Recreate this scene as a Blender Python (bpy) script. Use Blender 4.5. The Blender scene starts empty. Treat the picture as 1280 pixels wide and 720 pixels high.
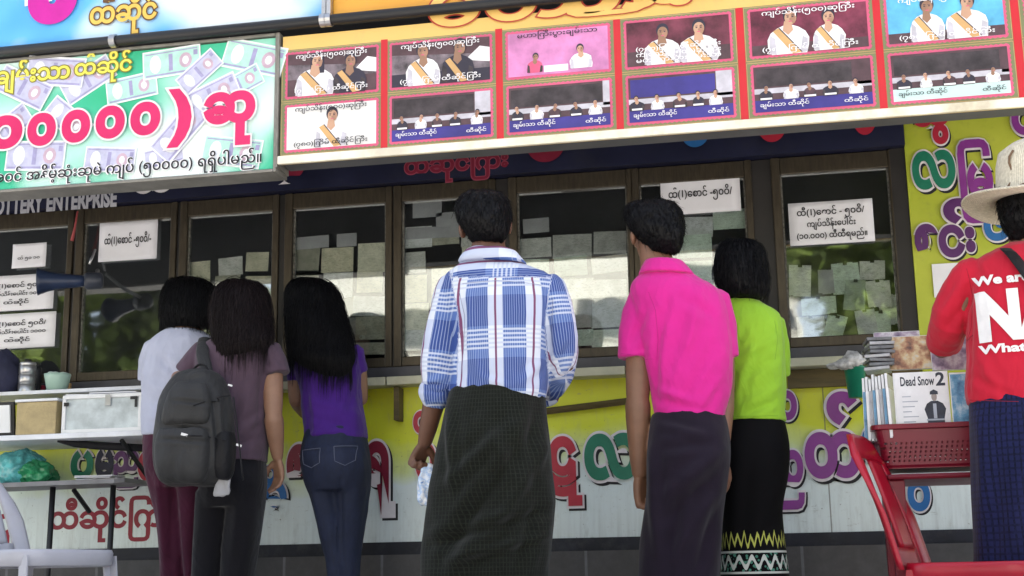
import bpy, bmesh, math, random
import numpy as np
from mathutils import Vector, Matrix, noise
from mathutils.bvhtree import BVHTree
random.seed(7); np.random.seed(7)
SC = bpy.context.scene
COL = SC.collection
rad = math.radians

# ------------------------------------------------------------------ camera
FPX = 1700.0
CAM = Vector((0.0, -5.5, 0.37))
YAW, PITCH, ROLL = rad(-11.0), math.atan(360 / FPX), rad(-1.0)
fw = Vector((math.sin(YAW) * math.cos(PITCH), math.cos(YAW) * math.cos(PITCH), math.sin(PITCH)))
r0 = Vector((math.cos(YAW), -math.sin(YAW), 0)); u0 = r0.cross(fw)
RV = math.cos(ROLL) * r0 + math.sin(ROLL) * u0
UV = -math.sin(ROLL) * r0 + math.cos(ROLL) * u0
cd = bpy.data.cameras.new('camera'); cam = bpy.data.objects.new('camera', cd); COL.objects.link(cam)
m3 = Matrix((RV, UV, -fw)).transposed(); cam.matrix_world = Matrix.Translation(CAM) @ m3.to_4x4()
cd.sensor_width = 36; cd.lens = FPX / 1280 * 36; cd.clip_end = 2000; cd.clip_start = 0.05
SC.camera = cam

# ------------------------------------------------------------------ light
SUN_EL, SUN_AZ = rad(54), rad(24)           # azimuth clockwise from +Y : high behind the shop, its front lies in open shade
w = bpy.data.worlds.new('World'); SC.world = w; w.use_nodes = True
nt = w.node_tree; bg = nt.nodes['Background']
sky = nt.nodes.new('ShaderNodeTexSky'); sky.sky_type = 'NISHITA'; sky.sun_disc = False
sky.sun_elevation = SUN_EL; sky.sun_rotation = SUN_AZ; sky.dust_density = 3.0; sky.air_density = 1.0; sky.ozone_density = 1.0
hs = nt.nodes.new('ShaderNodeHueSaturation'); hs.inputs['Saturation'].default_value = .55   # thin overcast veil
nt.links.new(sky.outputs[0], hs.inputs['Color']); nt.links.new(hs.outputs[0], bg.inputs[0]); bg.inputs[1].default_value = 0.13
sd = bpy.data.lights.new('sun', 'SUN'); sun = bpy.data.objects.new('sun', sd); COL.objects.link(sun)
sd.energy = 4.5; sd.angle = rad(.6); sd.color = (1.0, 0.95, 0.88)
sdir = Vector((math.sin(SUN_AZ) * math.cos(SUN_EL), math.cos(SUN_AZ) * math.cos(SUN_EL), math.sin(SUN_EL)))
sun.rotation_euler = sdir.to_track_quat('Z', 'Y').to_euler(); sun.location = (0, 6, 12)
SC.view_settings.view_transform = 'Standard'; SC.view_settings.look = 'None'
SC.view_settings.exposure = 2.0; SC.view_settings.gamma = 1.0; SC.view_settings.use_curve_mapping = False
SC.cycles.max_bounces = 6; SC.cycles.transparent_max_bounces = 8

def at(px, py, Y):
    """point on the upright plane y=Y seen at photo position (px,py)"""
    d = fw + (px - 640) / FPX * RV - (py - 360) / FPX * UV
    return CAM + d * ((Y - CAM.y) / d.y)
def proj(co):
    d = co - np.array(CAM)
    z = d @ np.array(fw); x = d @ np.array(RV); y = d @ np.array(UV)
    return 640 + FPX * x / z, 360 - FPX * y / z

# ------------------------------------------------------------------ materials
MATS = {}
def nodes(name):
    m = bpy.data.materials.new(name); m.use_nodes = True
    t = m.node_tree; return m, t, t.nodes['Principled BSDF']
def N(t, kind, **kw):
    n = t.nodes.new(kind)
    for k, v in kw.items(): setattr(n, k, v)
    return n
def M(t, op, a, b=None, c=None):
    n = t.nodes.new('ShaderNodeMath'); n.operation = op
    for i, v in enumerate((a, b, c)):
        if v is None: continue
        if isinstance(v, (int, float)): n.inputs[i].default_value = v
        else: t.links.new(v, n.inputs[i])
    return n.outputs[0]
def MIX(t, f, a, b, mode='MIX'):
    n = t.nodes.new('ShaderNodeMix'); n.data_type = 'RGBA'; n.blend_type = mode
    for s, v in ((0, f), (6, a), (7, b)):
        if isinstance(v, (int, float)): n.inputs[s].default_value = v
        elif isinstance(v, tuple): n.inputs[s].default_value = (*v[:3], 1)
        else: t.links.new(v, n.inputs[s])
    return n.outputs[2]
def RAMP(t, f, stops, interp='LINEAR'):
    n = t.nodes.new('ShaderNodeValToRGB'); n.color_ramp.interpolation = interp
    e = n.color_ramp.elements
    while len(e) < len(stops): e.new(0.5)
    for i, (p, c) in enumerate(stops): e[i].position = p; e[i].color = (*c[:3], 1)
    t.links.new(f, n.inputs[0]); return n.outputs[0]
def NOISE(t, vec, scale, detail=4, rough=.55, out=0):
    n = t.nodes.new('ShaderNodeTexNoise'); n.inputs['Scale'].default_value = scale
    n.inputs['Detail'].default_value = detail; n.inputs['Roughness'].default_value = rough
    if vec is not None: t.links.new(vec, n.inputs['Vector'])
    return n.outputs[out]
def OBJ(t): return t.nodes.new('ShaderNodeTexCoord').outputs['Object']
def SCALE(t, vec, s):
    n = t.nodes.new('ShaderNodeMapping'); n.inputs['Scale'].default_value = s; t.links.new(vec, n.inputs['Vector']); return n.outputs[0]
def BUMP(t, b, h, strength=.3, dist=.01):
    n = t.nodes.new('ShaderNodeBump'); n.inputs['Strength'].default_value = strength; n.inputs['Distance'].default_value = dist
    t.links.new(h, n.inputs['Height']); t.links.new(n.outputs[0], b.inputs['Normal'])
def mat(name, c, rough=.6, var=.15, scale=6, bump=0, bscale=60, metal=0, spec=.4, sheen=0, dirt=None, stretch=(1, 1, 1)):
    if name in MATS: return MATS[name]
    m, t, b = nodes(name); v = SCALE(t, OBJ(t), stretch)
    n1 = NOISE(t, v, scale, 6, .6)
    lo = tuple(x * (1 - var) for x in c); hi = tuple(min(1, x * (1 + var)) for x in c)
    col = RAMP(t, n1, [(.3, lo), (.7, hi)])
    if dirt:
        n2 = NOISE(t, v, scale * .45 + 1.3, 8, .7)
        col = MIX(t, M(t, 'MULTIPLY', RAMP(t, n2, [(.5, (0, 0, 0)), (.72, (1, 1, 1))]), .55), col, dirt)
    t.links.new(col, b.inputs['Base Color'])
    t.links.new(M(t, 'MULTIPLY_ADD', n1, .25, rough - .12), b.inputs['Roughness'])
    b.inputs['Metallic'].default_value = metal; b.inputs['Specular IOR Level'].default_value = spec
    if sheen: b.inputs['Sheen Weight'].default_value = sheen
    if bump: BUMP(t, b, NOISE(t, v, bscale, 4, .6), bump, .01)
    MATS[name] = m; return m

# ------------------------------------------------------------------ mesh builder
ORG = {}
class MB:
    def __init__(s): s.v = []; s.f = []; s.m = []
    def add(s, vs, fs, mi=0):
        o = len(s.v); s.v += [tuple(p) for p in vs]
        for f in fs: s.f.append(tuple(i + o for i in f)); s.m.append(mi)
    def box(s, x0, x1, y0, y1, z0, z1, mi=0):
        vs = [(x, y, z) for z in (z0, z1) for y in (y0, y1) for x in (x0, x1)]
        s.add(vs, [(0, 2, 3, 1), (4, 5, 7, 6), (0, 1, 5, 4), (2, 6, 7, 3), (0, 4, 6, 2), (1, 3, 7, 5)], mi)
    def rbox(s, c, hx, hy, hz, rot=(0, 0, 0), mi=0):
        R = Matrix.Rotation(rot[2], 3, 'Z') @ Matrix.Rotation(rot[1], 3, 'Y') @ Matrix.Rotation(rot[0], 3, 'X')
        vs = [Vector(c) + R @ Vector((x * hx, y * hy, z * hz)) for z in (-1, 1) for y in (-1, 1) for x in (-1, 1)]
        s.add(vs, [(0, 2, 3, 1), (4, 5, 7, 6), (0, 1, 5, 4), (2, 6, 7, 3), (0, 4, 6, 2), (1, 3, 7, 5)], mi)
    def poly(s, pts, mi=0): s.add(pts, [tuple(range(len(pts)))], mi)
    def quad(s, x0, x1, z0, z1, y, mi=0): s.poly([(x0, y, z0), (x1, y, z0), (x1, y, z1), (x0, y, z1)], mi)
    def ellp(s, cx, cz, rx, rz, y, mi=0, n=18, rot=0):
        c, d = math.cos(rot), math.sin(rot)
        s.poly([(cx + rx * math.cos(a) * c - rz * math.sin(a) * d, y, cz + rx * math.cos(a) * d + rz * math.sin(a) * c) for a in [2 * math.pi * i / n for i in range(n)]], mi)
    def loft(s, rings, mi=0, cap=True):
        """rings: lists of equal point count"""
        n = len(rings[0]); vs = [p for r in rings for p in r]; fs = []
        for k in range(len(rings) - 1):
            for i in range(n):
                j = (i + 1) % n; fs.append((k * n + i, k * n + j, k * n + n + j, k * n + n + i))
        if cap:
            for k, rev in ((0, True), (len(rings) - 1, False)):
                c = sum((Vector(p) for p in rings[k]), Vector()) / n; vs.append(c); ci = len(vs) - 1
                for i in range(n):
                    j = (i + 1) % n
                    fs.append((ci, k * n + j, k * n + i) if rev else (ci, k * n + i, k * n + j))
        s.add(vs, fs, mi)
    def tube(s, pts, r, n=10, mi=0, smooth=0, flat=None):
        pts = [Vector(p) for p in pts]; rr = r if isinstance(r, (list, tuple)) else [r] * len(pts)
        for _ in range(smooth):
            np_, nr = [pts[0]], [rr[0]]
            for a in range(len(pts) - 1):
                np_ += [pts[a].lerp(pts[a + 1], .25), pts[a].lerp(pts[a + 1], .75)]; nr += [rr[a] * .75 + rr[a + 1] * .25, rr[a] * .25 + rr[a + 1] * .75]
            np_.append(pts[-1]); nr.append(rr[-1]); pts, rr = np_, nr
        rings = []; up = None
        for k, p in enumerate(pts):
            d = (pts[min(k + 1, len(pts) - 1)] - pts[max(k - 1, 0)]).normalized()
            if up is None:
                up = d.cross(Vector((0, 0, 1)));
                if up.length < .1: up = d.cross(Vector((0, 1, 0)))
            up = (up - d * up.dot(d)).normalized(); q = d.cross(up)
            fx = flat or 1
            rings.append([p + (up * math.cos(a) + q * math.sin(a) * fx) * rr[k] for a in [2 * math.pi * i / n for i in range(n)]])
        s.loft(rings, mi)
    def chain(s, pts, rr, n=14, smooth=2):
        """closed limb with rounded ends"""
        pts = [Vector(p) for p in pts]
        a = pts[0] - (pts[1] - pts[0]).normalized() * rr[0] * .6; b = pts[-1] + (pts[-1] - pts[-2]).normalized() * rr[-1] * .6
        s.tube([a] + pts + [b], [rr[0] * .5] + list(rr) + [rr[-1] * .5], n, 0, smooth)
    def ell(s, c, r, rot=None, n=18, mi=0):
        R = rot or Matrix.Identity(3); c = Vector(c); vs = []; fs = []; h = n // 2
        for i in range(1, h):
            for j in range(n):
                th = math.pi * i / h; ph = 2 * math.pi * j / n
                vs.append(c + R @ Vector((r[0] * math.sin(th) * math.cos(ph), r[1] * math.sin(th) * math.sin(ph), r[2] * math.cos(th))))
        for i in range(h - 2):
            for j in range(n):
                k = (j + 1) % n; fs.append((i * n + j, i * n + n + j, i * n + n + k, i * n + k))
        vs.append(c + R @ Vector((0, 0, r[2]))); vs.append(c - R @ Vector((0, 0, r[2]))); T = len(vs) - 2
        for j in range(n):
            k = (j + 1) % n; fs.append((T, j, k)); fs.append((T + 1, (h - 2) * n + k, (h - 2) * n + j))
        s.add(vs, fs, mi)
    def lathe(s, c, prof, n=20, mi=0, axis=None):
        """prof: (radius, height) pairs about an axis (default up)"""
        R = Vector(axis).to_track_quat('Z', 'Y').to_matrix() if axis else Matrix.Identity(3); c = Vector(c)
        s.loft([[c + R @ Vector((r * math.cos(a), r * math.sin(a), h)) for a in [2 * math.pi * i / n for i in range(n)]] for r, h in prof], mi)
    def text(s, body, u, v, size, y, mi=0, bold=0, align='LEFT', sx=1, fit=None, dy=0, slant=0, rot=0):
        vs, fs, comp = glyphs(body, round(bold, 4)); 
        if not len(vs): return
        x0, x1 = vs[:, 0].min(), vs[:, 0].max()
        if fit: sx = fit / ((x1 - x0) * size)
        ox = {'LEFT': 0, 'CENTER': -(x0 + x1) / 2, 'RIGHT': -x1}[align]
        c, d = math.cos(rot), math.sin(rot)
        pts = []
        for (a, b), k in zip(vs, comp):
            p, q = (a + ox + slant * b) * size * sx, b * size
            pts.append((u + p * c - q * d, y - (k % 4) * .00012, v + p * d + q * c + dy * p))
        s.add(pts, fs, mi)
    def build(s, name, mats, parent=None, smooth=False, bevel=0):
        o3 = ORG.get(parent.name, Vector()) if parent else Vector()
        me = bpy.data.meshes.new(name); me.from_pydata([tuple(Vector(p) - o3) for p in s.v], [], s.f)
        if not isinstance(mats, (list, tuple)): mats = [mats]
        for m in mats: me.materials.append(m)
        if len(mats) > 1: me.polygons.foreach_set('material_index', s.m)
        if smooth: me.polygons.foreach_set('use_smooth', [True] * len(me.polygons))
        me.update(); o = bpy.data.objects.new(name, me); COL.objects.link(o)
        if parent: o.parent = parent; ORG[o.name] = o3
        if bevel:
            b = o.modifiers.new('bevel', 'BEVEL'); b.width = bevel; b.segments = 2; b.limit_method = 'ANGLE'
        return o
GC = {}
def glyphs(body, bold):
    key = (body, bold)
    if key in GC: return GC[key]
    c = bpy.data.curves.new('lettering', 'FONT'); c.body = body; c.size = 1; c.offset = bold; c.resolution_u = 3; c.fill_mode = 'FRONT'
    o = bpy.data.objects.new('lettering', c); COL.objects.link(o)
    dg = bpy.context.evaluated_depsgraph_get(); dg.update(); e = o.evaluated_get(dg); me = e.to_mesh()
    vs = np.array([(p.co.x, p.co.y) for p in me.vertices]).reshape(-1, 2); fs = [tuple(p.vertices) for p in me.polygons]
    if len(fs):     # one facing for every face
        q = vs[list(fs[0])]
    e.to_mesh_clear(); bpy.data.objects.remove(o); bpy.data.curves.remove(c)
    par = list(range(len(vs)))
    def find(a):
        while par[a] != a: par[a] = par[par[a]]; a = par[a]
        return a
    for f in fs:
        for k in f[1:]: par[find(k)] = find(f[0])
    ids = {}; comp = [ids.setdefault(find(i), len(ids)) for i in range(len(vs))]
    GC[key] = (vs, fs, comp); return GC[key]

def tag(o, label=None, cat=None, group=None, kind=None):
    if label: o['label'] = label
    if cat: o['category'] = cat
    if group: o['group'] = group
    if kind: o['kind'] = kind
    return o
def thing(name, loc, label, cat, group=None):
    o = bpy.data.objects.new(name, None); COL.objects.link(o); o.location = loc; o.empty_display_size = .1
    ORG[o.name] = Vector(loc); return tag(o, label, cat, group)

# ------------------------------------------------------------------ shared materials
white = mat('white_paint', (.75, .76, .76), .5, .08, 5, dirt=(.4, .38, .33))
paper = mat('paper', (.78, .78, .82), .7, .04, 9)
ink = mat('black_ink', (.012, .012, .016), .6, .05)
black = mat('black_plastic', (.012, .012, .014), .45, .2)
frameM = mat('bronze_aluminium', (.062, .050, .034), .4, .25, 14, metal=.5, bump=.08, dirt=(.03, .028, .025), stretch=(6, 6, 1))
frameD = mat('dark_frame', (.018, .016, .015), .5, .3, 9)
navy = mat('navy_paint', (.008, .010, .035), .45, .25, 7, dirt=(.02, .02, .03))
rim = mat('outline_white', (.72, .68, .7), .5, .08, 20)
redP = mat('red_paint', (.42, .02, .045), .4, .12, 12)
marP = mat('maroon_paint', (.20, .012, .035), .4, .15, 12)
grnP = mat('green_paint', (.012, .17, .10), .4, .15, 12)
purP = mat('purple_paint', (.22, .035, .24), .4, .15, 12)
dpurP = mat('dark_purple_paint', (.09, .02, .12), .4, .15, 12)
bluP = mat('blue_paint', (.02, .13, .36), .4, .15, 12)
steel = mat('steel', (.45, .45, .47), .3, .15, 12, metal=.9)

# ------------------------------------------------------------------ ground
def concrete(name, c, tile=None):
    m, t, b = nodes(name); o = OBJ(t)
    n = NOISE(t, o, 3, 8, .7); n2 = NOISE(t, o, 45, 5, .7)
    col = RAMP(t, n, [(.3, tuple(x * .6 for x in c)), (.7, tuple(x * 1.25 for x in c))])
    col = MIX(t, .35, col, RAMP(t, n2, [(.3, tuple(x * .5 for x in c)), (.7, tuple(x * 1.4 for x in c))]))
    t.links.new(col, b.inputs['Base Color']); b.inputs['Roughness'].default_value = .8
    BUMP(t, b, n2, .3, .01); return m
mb = MB(); mb.box(-400, 400, -400, 400, -.2, 0)
tag(mb.build('ground', concrete('pavement_concrete', (.42, .40, .37))), kind='structure')

# ------------------------------------------------------------------ the shop
def X(px, py=330, Y=0): return at(px, py, Y).x
def Z(px, py, Y=0): return at(px, py, Y).z
shop = thing('lottery_shop', (-1.2, 0.2, 0), 'long lottery shop front with eight framed windows over a lettered yellow and white wall', 'shop')
XL, XR = -4.6, 2.2
zb = Z(700, 673); zd = zb - .052; zc1 = Z(720, 470, -.1); zc0 = zc1; zct = Z(720, 460, -.1)
XJ = X(1122, 330)           # where the dark jamb begins
XP = X(1139, 300)           # where the yellow panel begins
# plinth of grey tiles
m, t, b = nodes('grey_plinth_tile'); o = OBJ(t)
br = N(t, 'ShaderNodeTexBrick'); br.offset = 0; br.inputs['Scale'].default_value = 1; br.inputs['Brick Width'].default_value = .42; br.inputs['Row Height'].default_value = .6
br.inputs['Mortar Size'].default_value = .006; br.inputs['Color1'].default_value = (.085, .08, .08, 1); br.inputs['Color2'].default_value = (.065, .065, .068, 1); br.inputs['Mortar'].default_value = (.16, .16, .17, 1)
cv = N(t, 'ShaderNodeSeparateXYZ'); t.links.new(o, cv.inputs[0]); cb = N(t, 'ShaderNodeCombineXYZ'); t.links.new(cv.outputs[0], cb.inputs[0]); t.links.new(cv.outputs[2], cb.inputs[1]); t.links.new(cb.outputs[0], br.inputs['Vector'])
nn = NOISE(t, o, 14, 6, .7)
t.links.new(MIX(t, .6, br.outputs[0], RAMP(t, nn, [(.3, (.35, .35, .33)), (.7, (1, 1, 1))]), 'MULTIPLY'), b.inputs['Base Color']); b.inputs['Roughness'].default_value = .65; plinthM = m
mb = MB(); mb.box(XL, XR, -.05, 3, 0, zd); mb.build('plinth', plinthM, shop)
mb = MB(); mb.box(XL, XR, -.012, 2.9, zd, zb); mb.build('skirting', mat('dark_skirting', (.012, .014, .022), .6, .4, 12, dirt=(.08, .08, .08)), shop)
# lower wall board: printed yellow-green fading to pale blue white
m, t, b = nodes('printed_wall_board'); o = OBJ(t)
sp = N(t, 'ShaderNodeSeparateXYZ'); t.links.new(o, sp.inputs[0])
z = M(t, 'DIVIDE', M(t, 'SUBTRACT', sp.outputs[2], zb), zc0 - zb)
nl = NOISE(t, SCALE(t, o, (1.2, 1, 1.6)), 2.2, 3, .5); nf = NOISE(t, SCALE(t, o, (1, 1, .3)), 30, 6, .7)
z2 = M(t, 'ADD', z, M(t, 'MULTIPLY', M(t, 'SUBTRACT', nl, .5), .55))
g = RAMP(t, z2, [(.0, (.70, .78, .77)), (.40, (.68, .78, .78)), (.56, (.64, .74, .30)), (.72, (.60, .66, .02)), (1, (.56, .56, .015))])
g = MIX(t, M(t, 'MULTIPLY', RAMP(t, nf, [(.52, (0, 0, 0)), (.78, (1, 1, 1))]), .35), g, (.25, .26, .22))
spk = NOISE(t, o, 70, 2, .5); g = MIX(t, M(t, 'MULTIPLY', RAMP(t, spk, [(.70, (0, 0, 0)), (.74, (1, 1, 1))]), .7), g, (.12, .12, .1))
drip = NOISE(t, SCALE(t, o, (9, 1, .5)), 5, 5, .6); lowm = M(t, 'SUBTRACT', .35, z); lowm = M(t, 'MAXIMUM', lowm, 0)
g = MIX(t, M(t, 'MULTIPLY', M(t, 'MULTIPLY', lowm, .8), RAMP(t, drip, [(.45, (0, 0, 0)), (.7, (1, 1, 1))])), g, (.18, .19, .17))
scf = NOISE(t, SCALE(t, o, (2.2, 1, 9)), 7, 6, .75); g = MIX(t, M(t, 'MULTIPLY', RAMP(t, scf, [(.62, (0, 0, 0)), (.70, (1, 1, 1))]), .45), g, (.22, .22, .18))
jx = M(t, 'ABSOLUTE', M(t, 'SUBTRACT', M(t, 'FRACT', M(t, 'ADD', M(t, 'DIVIDE', sp.outputs[0], 1.22), 20.37)), .5)); g = MIX(t, M(t, 'MULTIPLY', M(t, 'LESS_THAN', jx, .0022), .7), g, (.10, .10, .08))
t.links.new(g, b.inputs['Base Color']); b.inputs['Roughness'].default_value = .45
BUMP(t, b, NOISE(t, SCALE(t, o, (1, 1, 2)), 3.5, 3, .5), .5, .02)
mb = MB(); mb.box(XL, XR, 0, .06, zb, zc0 + .02); lw = mb.build('lower_wall', m, shop)
# back, sides, roof and floor of the shop so that it is a closed body
dark_in = mat('dark_interior', (.075, .075, .085), .85, .2)
ZT = 3.3
mb = MB(); mb.box(XL, XR, .45, .5, zc0, ZT); mb.box(XL, XR, .06, .45, zc0 - .03, zc0 - .001); mb.build('inner_back_wall', dark_in, shop)
mb = MB(); mb.box(XL, XL + .08, .061, 3, zd, ZT - .001); mb.box(XR - .08, XR, .061, 3, zd, ZT - .001); mb.box(XL + .08, XR - .08, 2.92, 3, zd, ZT - .001); mb.build('outer_wall', mat('shop_side_wall', (.4, .42, .3), .8, .2, dirt=(.2, .2, .18)), shop)
mb = MB(); mb.box(XL - .1, XR + .1, -.05, 3.1, ZT, ZT + .12); mb.build('roof', mat('roof_sheet', (.2, .2, .21), .6, .2), shop)
# counter ledge
creamM = mat('cream_counter', (.5, .49, .36), .5, .15, 8, dirt=(.2, .17, .1))
mb = MB(); xs = [XL, X(225, 480, -.1), X(482, 480, -.1), X(782, 465, -.1), XP]
for a in range(4): mb.box(xs[a] + .003, xs[a + 1] - .003, -.10, -.002, zc0 - .002, zct)
counter = mb.build('counter', creamM, shop, bevel=.003)
mb = MB(); mb.box(X(984, 470), XP - .01, -.03, -.003, Z(1020, 484, -.02), zc0 - .006); mb.build('counter_shadow_band', mat('brown_timber_and_shadow', (.10, .075, .03), .7, .3, 9, stretch=(1, 8, 8)), shop)  # brown strip standing in for the shadow band under the counter
mb = MB(); a = at(676, 515, -.03); c = at(796, 500, -.03); mb.tube([a, c], .014, 4); mb.build('timber_rail', MATS['brown_timber_and_shadow'], shop)
mb = MB(); a = at(497, 484, -.05); mb.box(a.x - .012, a.x + .012, -.07, -.001, a.z - .14, a.z); mb.build('bracket', MATS['brown_timber_and_shadow'], shop, bevel=.003)
# sill band under the windows
zs1 = Z(750, 447); zs0 = zct
mb = MB(); mb.box(XL, XJ, -.012, .05, zs0 + .001, zs1); mb.build('window_sill', mat('sill_grey', (.05, .05, .06), .4, .3, 10), shop)
# fascia above
zh = Z(560, 228); 
mb = MB(); mb.box(XL, XP + .0, -.06, .05, zh, ZT - .002); fascia = mb.build('fascia', navy, shop)
# yellow lettered side panel
m, t, b = nodes('lime_panel'); o = OBJ(t)
c1 = RAMP(t, NOISE(t, o, 2.5, 5, .6), [(.3, (.36, .43, .02)), (.7, (.48, .52, .05))])
t.links.new(MIX(t, M(t, 'MULTIPLY', RAMP(t, NOISE(t, o, 16, 6, .7), [(.55, (0, 0, 0)), (.75, (1, 1, 1))]), .4), c1, (.25, .27, .05)), b.inputs['Base Color']); b.inputs['Roughness'].default_value = .5
BUMP(t, b, NOISE(t, o, 4, 3, .5), .4, .02)
mb = MB(); mb.box(XP, XR, -.03, .0 - .001, zc0 - .05, ZT - .003); side = mb.build('side_panel', m, shop)
mb = MB(); mb.box(XJ, XP - .001, -.02, .05, zs0, zh - .001); mb.build('door_jamb', frameD, shop)
# --- windows
def glassmat():
    m, t, b = nodes('window_glass'); t.nodes.remove(b); out = t.nodes['Material Output']
    tr = N(t, 'ShaderNodeBsdfTransparent'); tr.inputs[0].default_value = (.96, .98, .975, 1)
    gl = N(t, 'ShaderNodeBsdfGlossy'); gl.inputs['Roughness'].default_value = .03; gl.inputs[0].default_value = (.95, .98, 1, 1)
    fr = N(t, 'ShaderNodeFresnel'); fr.inputs[0].default_value = 1.55
    f = M(t, 'ADD', M(t, 'MULTIPLY', fr.outputs[0], 1.0), .11)
    o = OBJ(t); BU = N(t, 'ShaderNodeBump'); BU.inputs['Strength'].default_value = .02; BU.inputs['Distance'].default_value = .02
    t.links.new(NOISE(t, o, 5, 2, .5), BU.inputs['Height']); t.links.new(BU.outputs[0], gl.inputs['Normal'])
    mx = N(t, 'ShaderNodeMixShader'); t.links.new(f, mx.inputs[0]); t.links.new(tr.outputs[0], mx.inputs[1]); t.links.new(gl.outputs[0], mx.inputs[2]); t.links.new(mx.outputs[0], out.inputs[0])
    return m
glass = glassmat()
tape = mat('dusty_edge', (.35, .35, .33), .8, .5, 30)
ZW0 = zs1; ZW1 = zh
wins = [(-70, 84), (104, 213), (234, 341), (366, 483), (503, 613), (648, 787), (803, 937), (982, 1120)]
WIN = []
for i, (a, c) in enumerate(wins):
    x0, x1 = X(a, 340), X(c, 340); WIN.append((x0, x1))
    fwid = .036; mb = MB()
    mb.box(x0 - fwid, x0, -.018, .03, ZW0, ZW1 - .002); mb.box(x1, x1 + fwid * .8, -.018, .03, ZW0, ZW1 - .002)
    mb.box(x0, x1, -.015, .03, ZW0 + .001, ZW0 + .042); mb.box(x0, x1, -.015, .03, ZW1 - .075, ZW1 - .003)
    fr = mb.build('window', frameM, shop, bevel=.004)
    for bx in (x0 + .0005, x1 - .007):
        mb = MB(); mb.box(bx, bx + .0065, -.001, .02, ZW0 + .043, ZW1 - .076); mb.build('bead', mat('sealant_bead', (.12, .115, .10), .8, .9, 60), fr)
    mb = MB(); mb.box(x0 + .0075, x1 - .0075, .008, .012, ZW0 + .0425, ZW1 - .0755); mb.build('pane', glass, fr)
for i in range(7):          # dark posts between the windows
    mb = MB(); x0 = WIN[i][1] + .0295; x1 = WIN[i + 1][0] - .0365
    if x1 - x0 > .004: mb.box(x0, x1, -.005, .05, ZW0 + .001, ZW1 - .004); mb.build('window_post', frameD, shop)
mb = MB(); mb.box(XL, WIN[0][0] - .04, 0, .05, ZW0 + .001, ZW1 - .004); mb.build('window_post', frameD, shop)
# white plastic clip on the counter post
# --- lettering helpers
STAG = [0]
def letter3(parent, name, ch, px, py, hpx, wpx, col, Y, bold=.05, edge=.04, shadow=True, gap=.005):
    """moulded letter: drop shadow, pale outline and coloured face; centre px, foot py, size in photo pixels"""
    vs, fs, cp = glyphs(ch, 0)
    x0, x1, y0, y1 = vs[:, 0].min(), vs[:, 0].max(), vs[:, 1].min(), vs[:, 1].max()
    STAG[0] = (STAG[0] + 1) % 9; Y -= STAG[0] * .0006
    p = at(px, py, Y); q = at(px, py - hpx, Y); bo2 = bold + edge; size = (q.z - p.z) / (y1 - y0 + 2 * bo2)
    wd = at(px + wpx / 2, py, Y).x - at(px - wpx / 2, py, Y).x; sx = wd / (size * (x1 - x0 + 2 * bo2))
    cx = (x0 + x1) / 2; mb = MB()
    for k, (bo, dx, dz, mi) in enumerate(((bo2, .03, -.035, 0), (bo2, 0, 0, 1), (bold, 0, 0, 2))):
        if mi or shadow: mb.text(ch, p.x + (-cx * sx + dx) * size, p.z + (-y0 + bo2 + dz) * size, size, Y - .001 - gap * k, mi, bo, sx=sx)
    return mb.build(name, [ink, rim, col], parent)
def flat(parent, name, body, px, py, hpx, m_, Y, bold=.03, sx=1, align='CENTER', extra=()):
    mb = MB(); p = at(px, py, Y); q = at(px, py - hpx, Y); s = q.z - p.z
    mb.text(body, p.x, p.z, s, Y - .001, 0, bold, align, sx); return mb.build(name, m_, parent)
YL = 0
for ch, px, py, h, w_, c in [
    ('ပ', 103, 602, 40, 32, grnP), ('မ', 131, 602, 42, 26, navy), ('ည', 158, 612, 50, 34, dpurP), ('း', 192, 606, 34, 12, dpurP), ('ဝ', 186, 604, 44, 30, redP), ('ခ', 344, 650, 52, 34, bluP), ('ဝ', 338, 606, 26, 22, bluP),
    ('စ', 374, 612, 60, 34, marP), ('ရ', 474, 648, 100, 42, marP), ('ဝ', 527, 544, 32, 22, redP), ('ဝ', 533, 604, 54, 30, redP),
    ('ဋ', 708, 636, 94, 46, redP), ('လ', 766, 604, 66, 74, grnP), ('ည', 986, 640, 80, 46, purP), ('ဝ', 985, 528, 42, 28, purP), ('တ', 1043, 602, 66, 76, purP), ('်', 1053, 534, 48, 44, purP), ('ဝ', 1150, 642, 46, 32, bluP), ('ဝ', 1092, 582, 52, 30, bluP), ('ာ', 262, 606, 60, 40, redP)]:
    letter3(lw, 'painted_letter', ch, px, py, h, w_, c, YL)
flat(lw, 'painted_line', 'ထီဆိုင်ြကီး', 138, 659, 37, mat('dark_red_paint', (.25, .012, .03), .5, .2), YL, .035, 1.0)
flat(lw, 'painted_line', 'သူ', -4, 668, 44, MATS['dark_red_paint'], YL, .035)
for ch, px, py, h, w_, c in [
    ('ဆွ', 1166, 184, 62, 52, redP), ('လ', 1169, 240, 54, 58, grnP), ('ြမ', 1225, 282, 110, 46, purP), ('စ', 1160, 324, 46, 34, dpurP), ('င', 1191, 325, 46, 36, dpurP), ('်', 1198, 282, 36, 42, dpurP), ('း', 1214, 318, 36, 15, dpurP),
    ('ဇ', 1248, 304, 42, 38, bluP), ('ဝ', 1147, 150, 26, 26, redP), ('ဝ', 1282, 172, 44, 36, purP)]:
    letter3(side, 'painted_letter', ch, px, py, h, w_, c, -.03, .045, .035)
for ch, px, py, h, w_, c in [('သ', 192, 242, 60, 60, redP), ('ယ', 356, 231, 62, 62, marP), ('ပ', 683, 209, 60, 60, marP), ('ပ', 870, 190, 56, 46, bluP), ('ပ', 966, 184, 60, 46, redP), ('ပ', 1082, 175, 60, 38, redP)]:
    letter3(fascia, 'painted_letter', ch, px, py, h, w_, c, -.06, .06, .075, False)
mb = MB(); p = at(570, 213, -.06); q = at(570, 185, -.06); s = q.z - p.z
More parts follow.
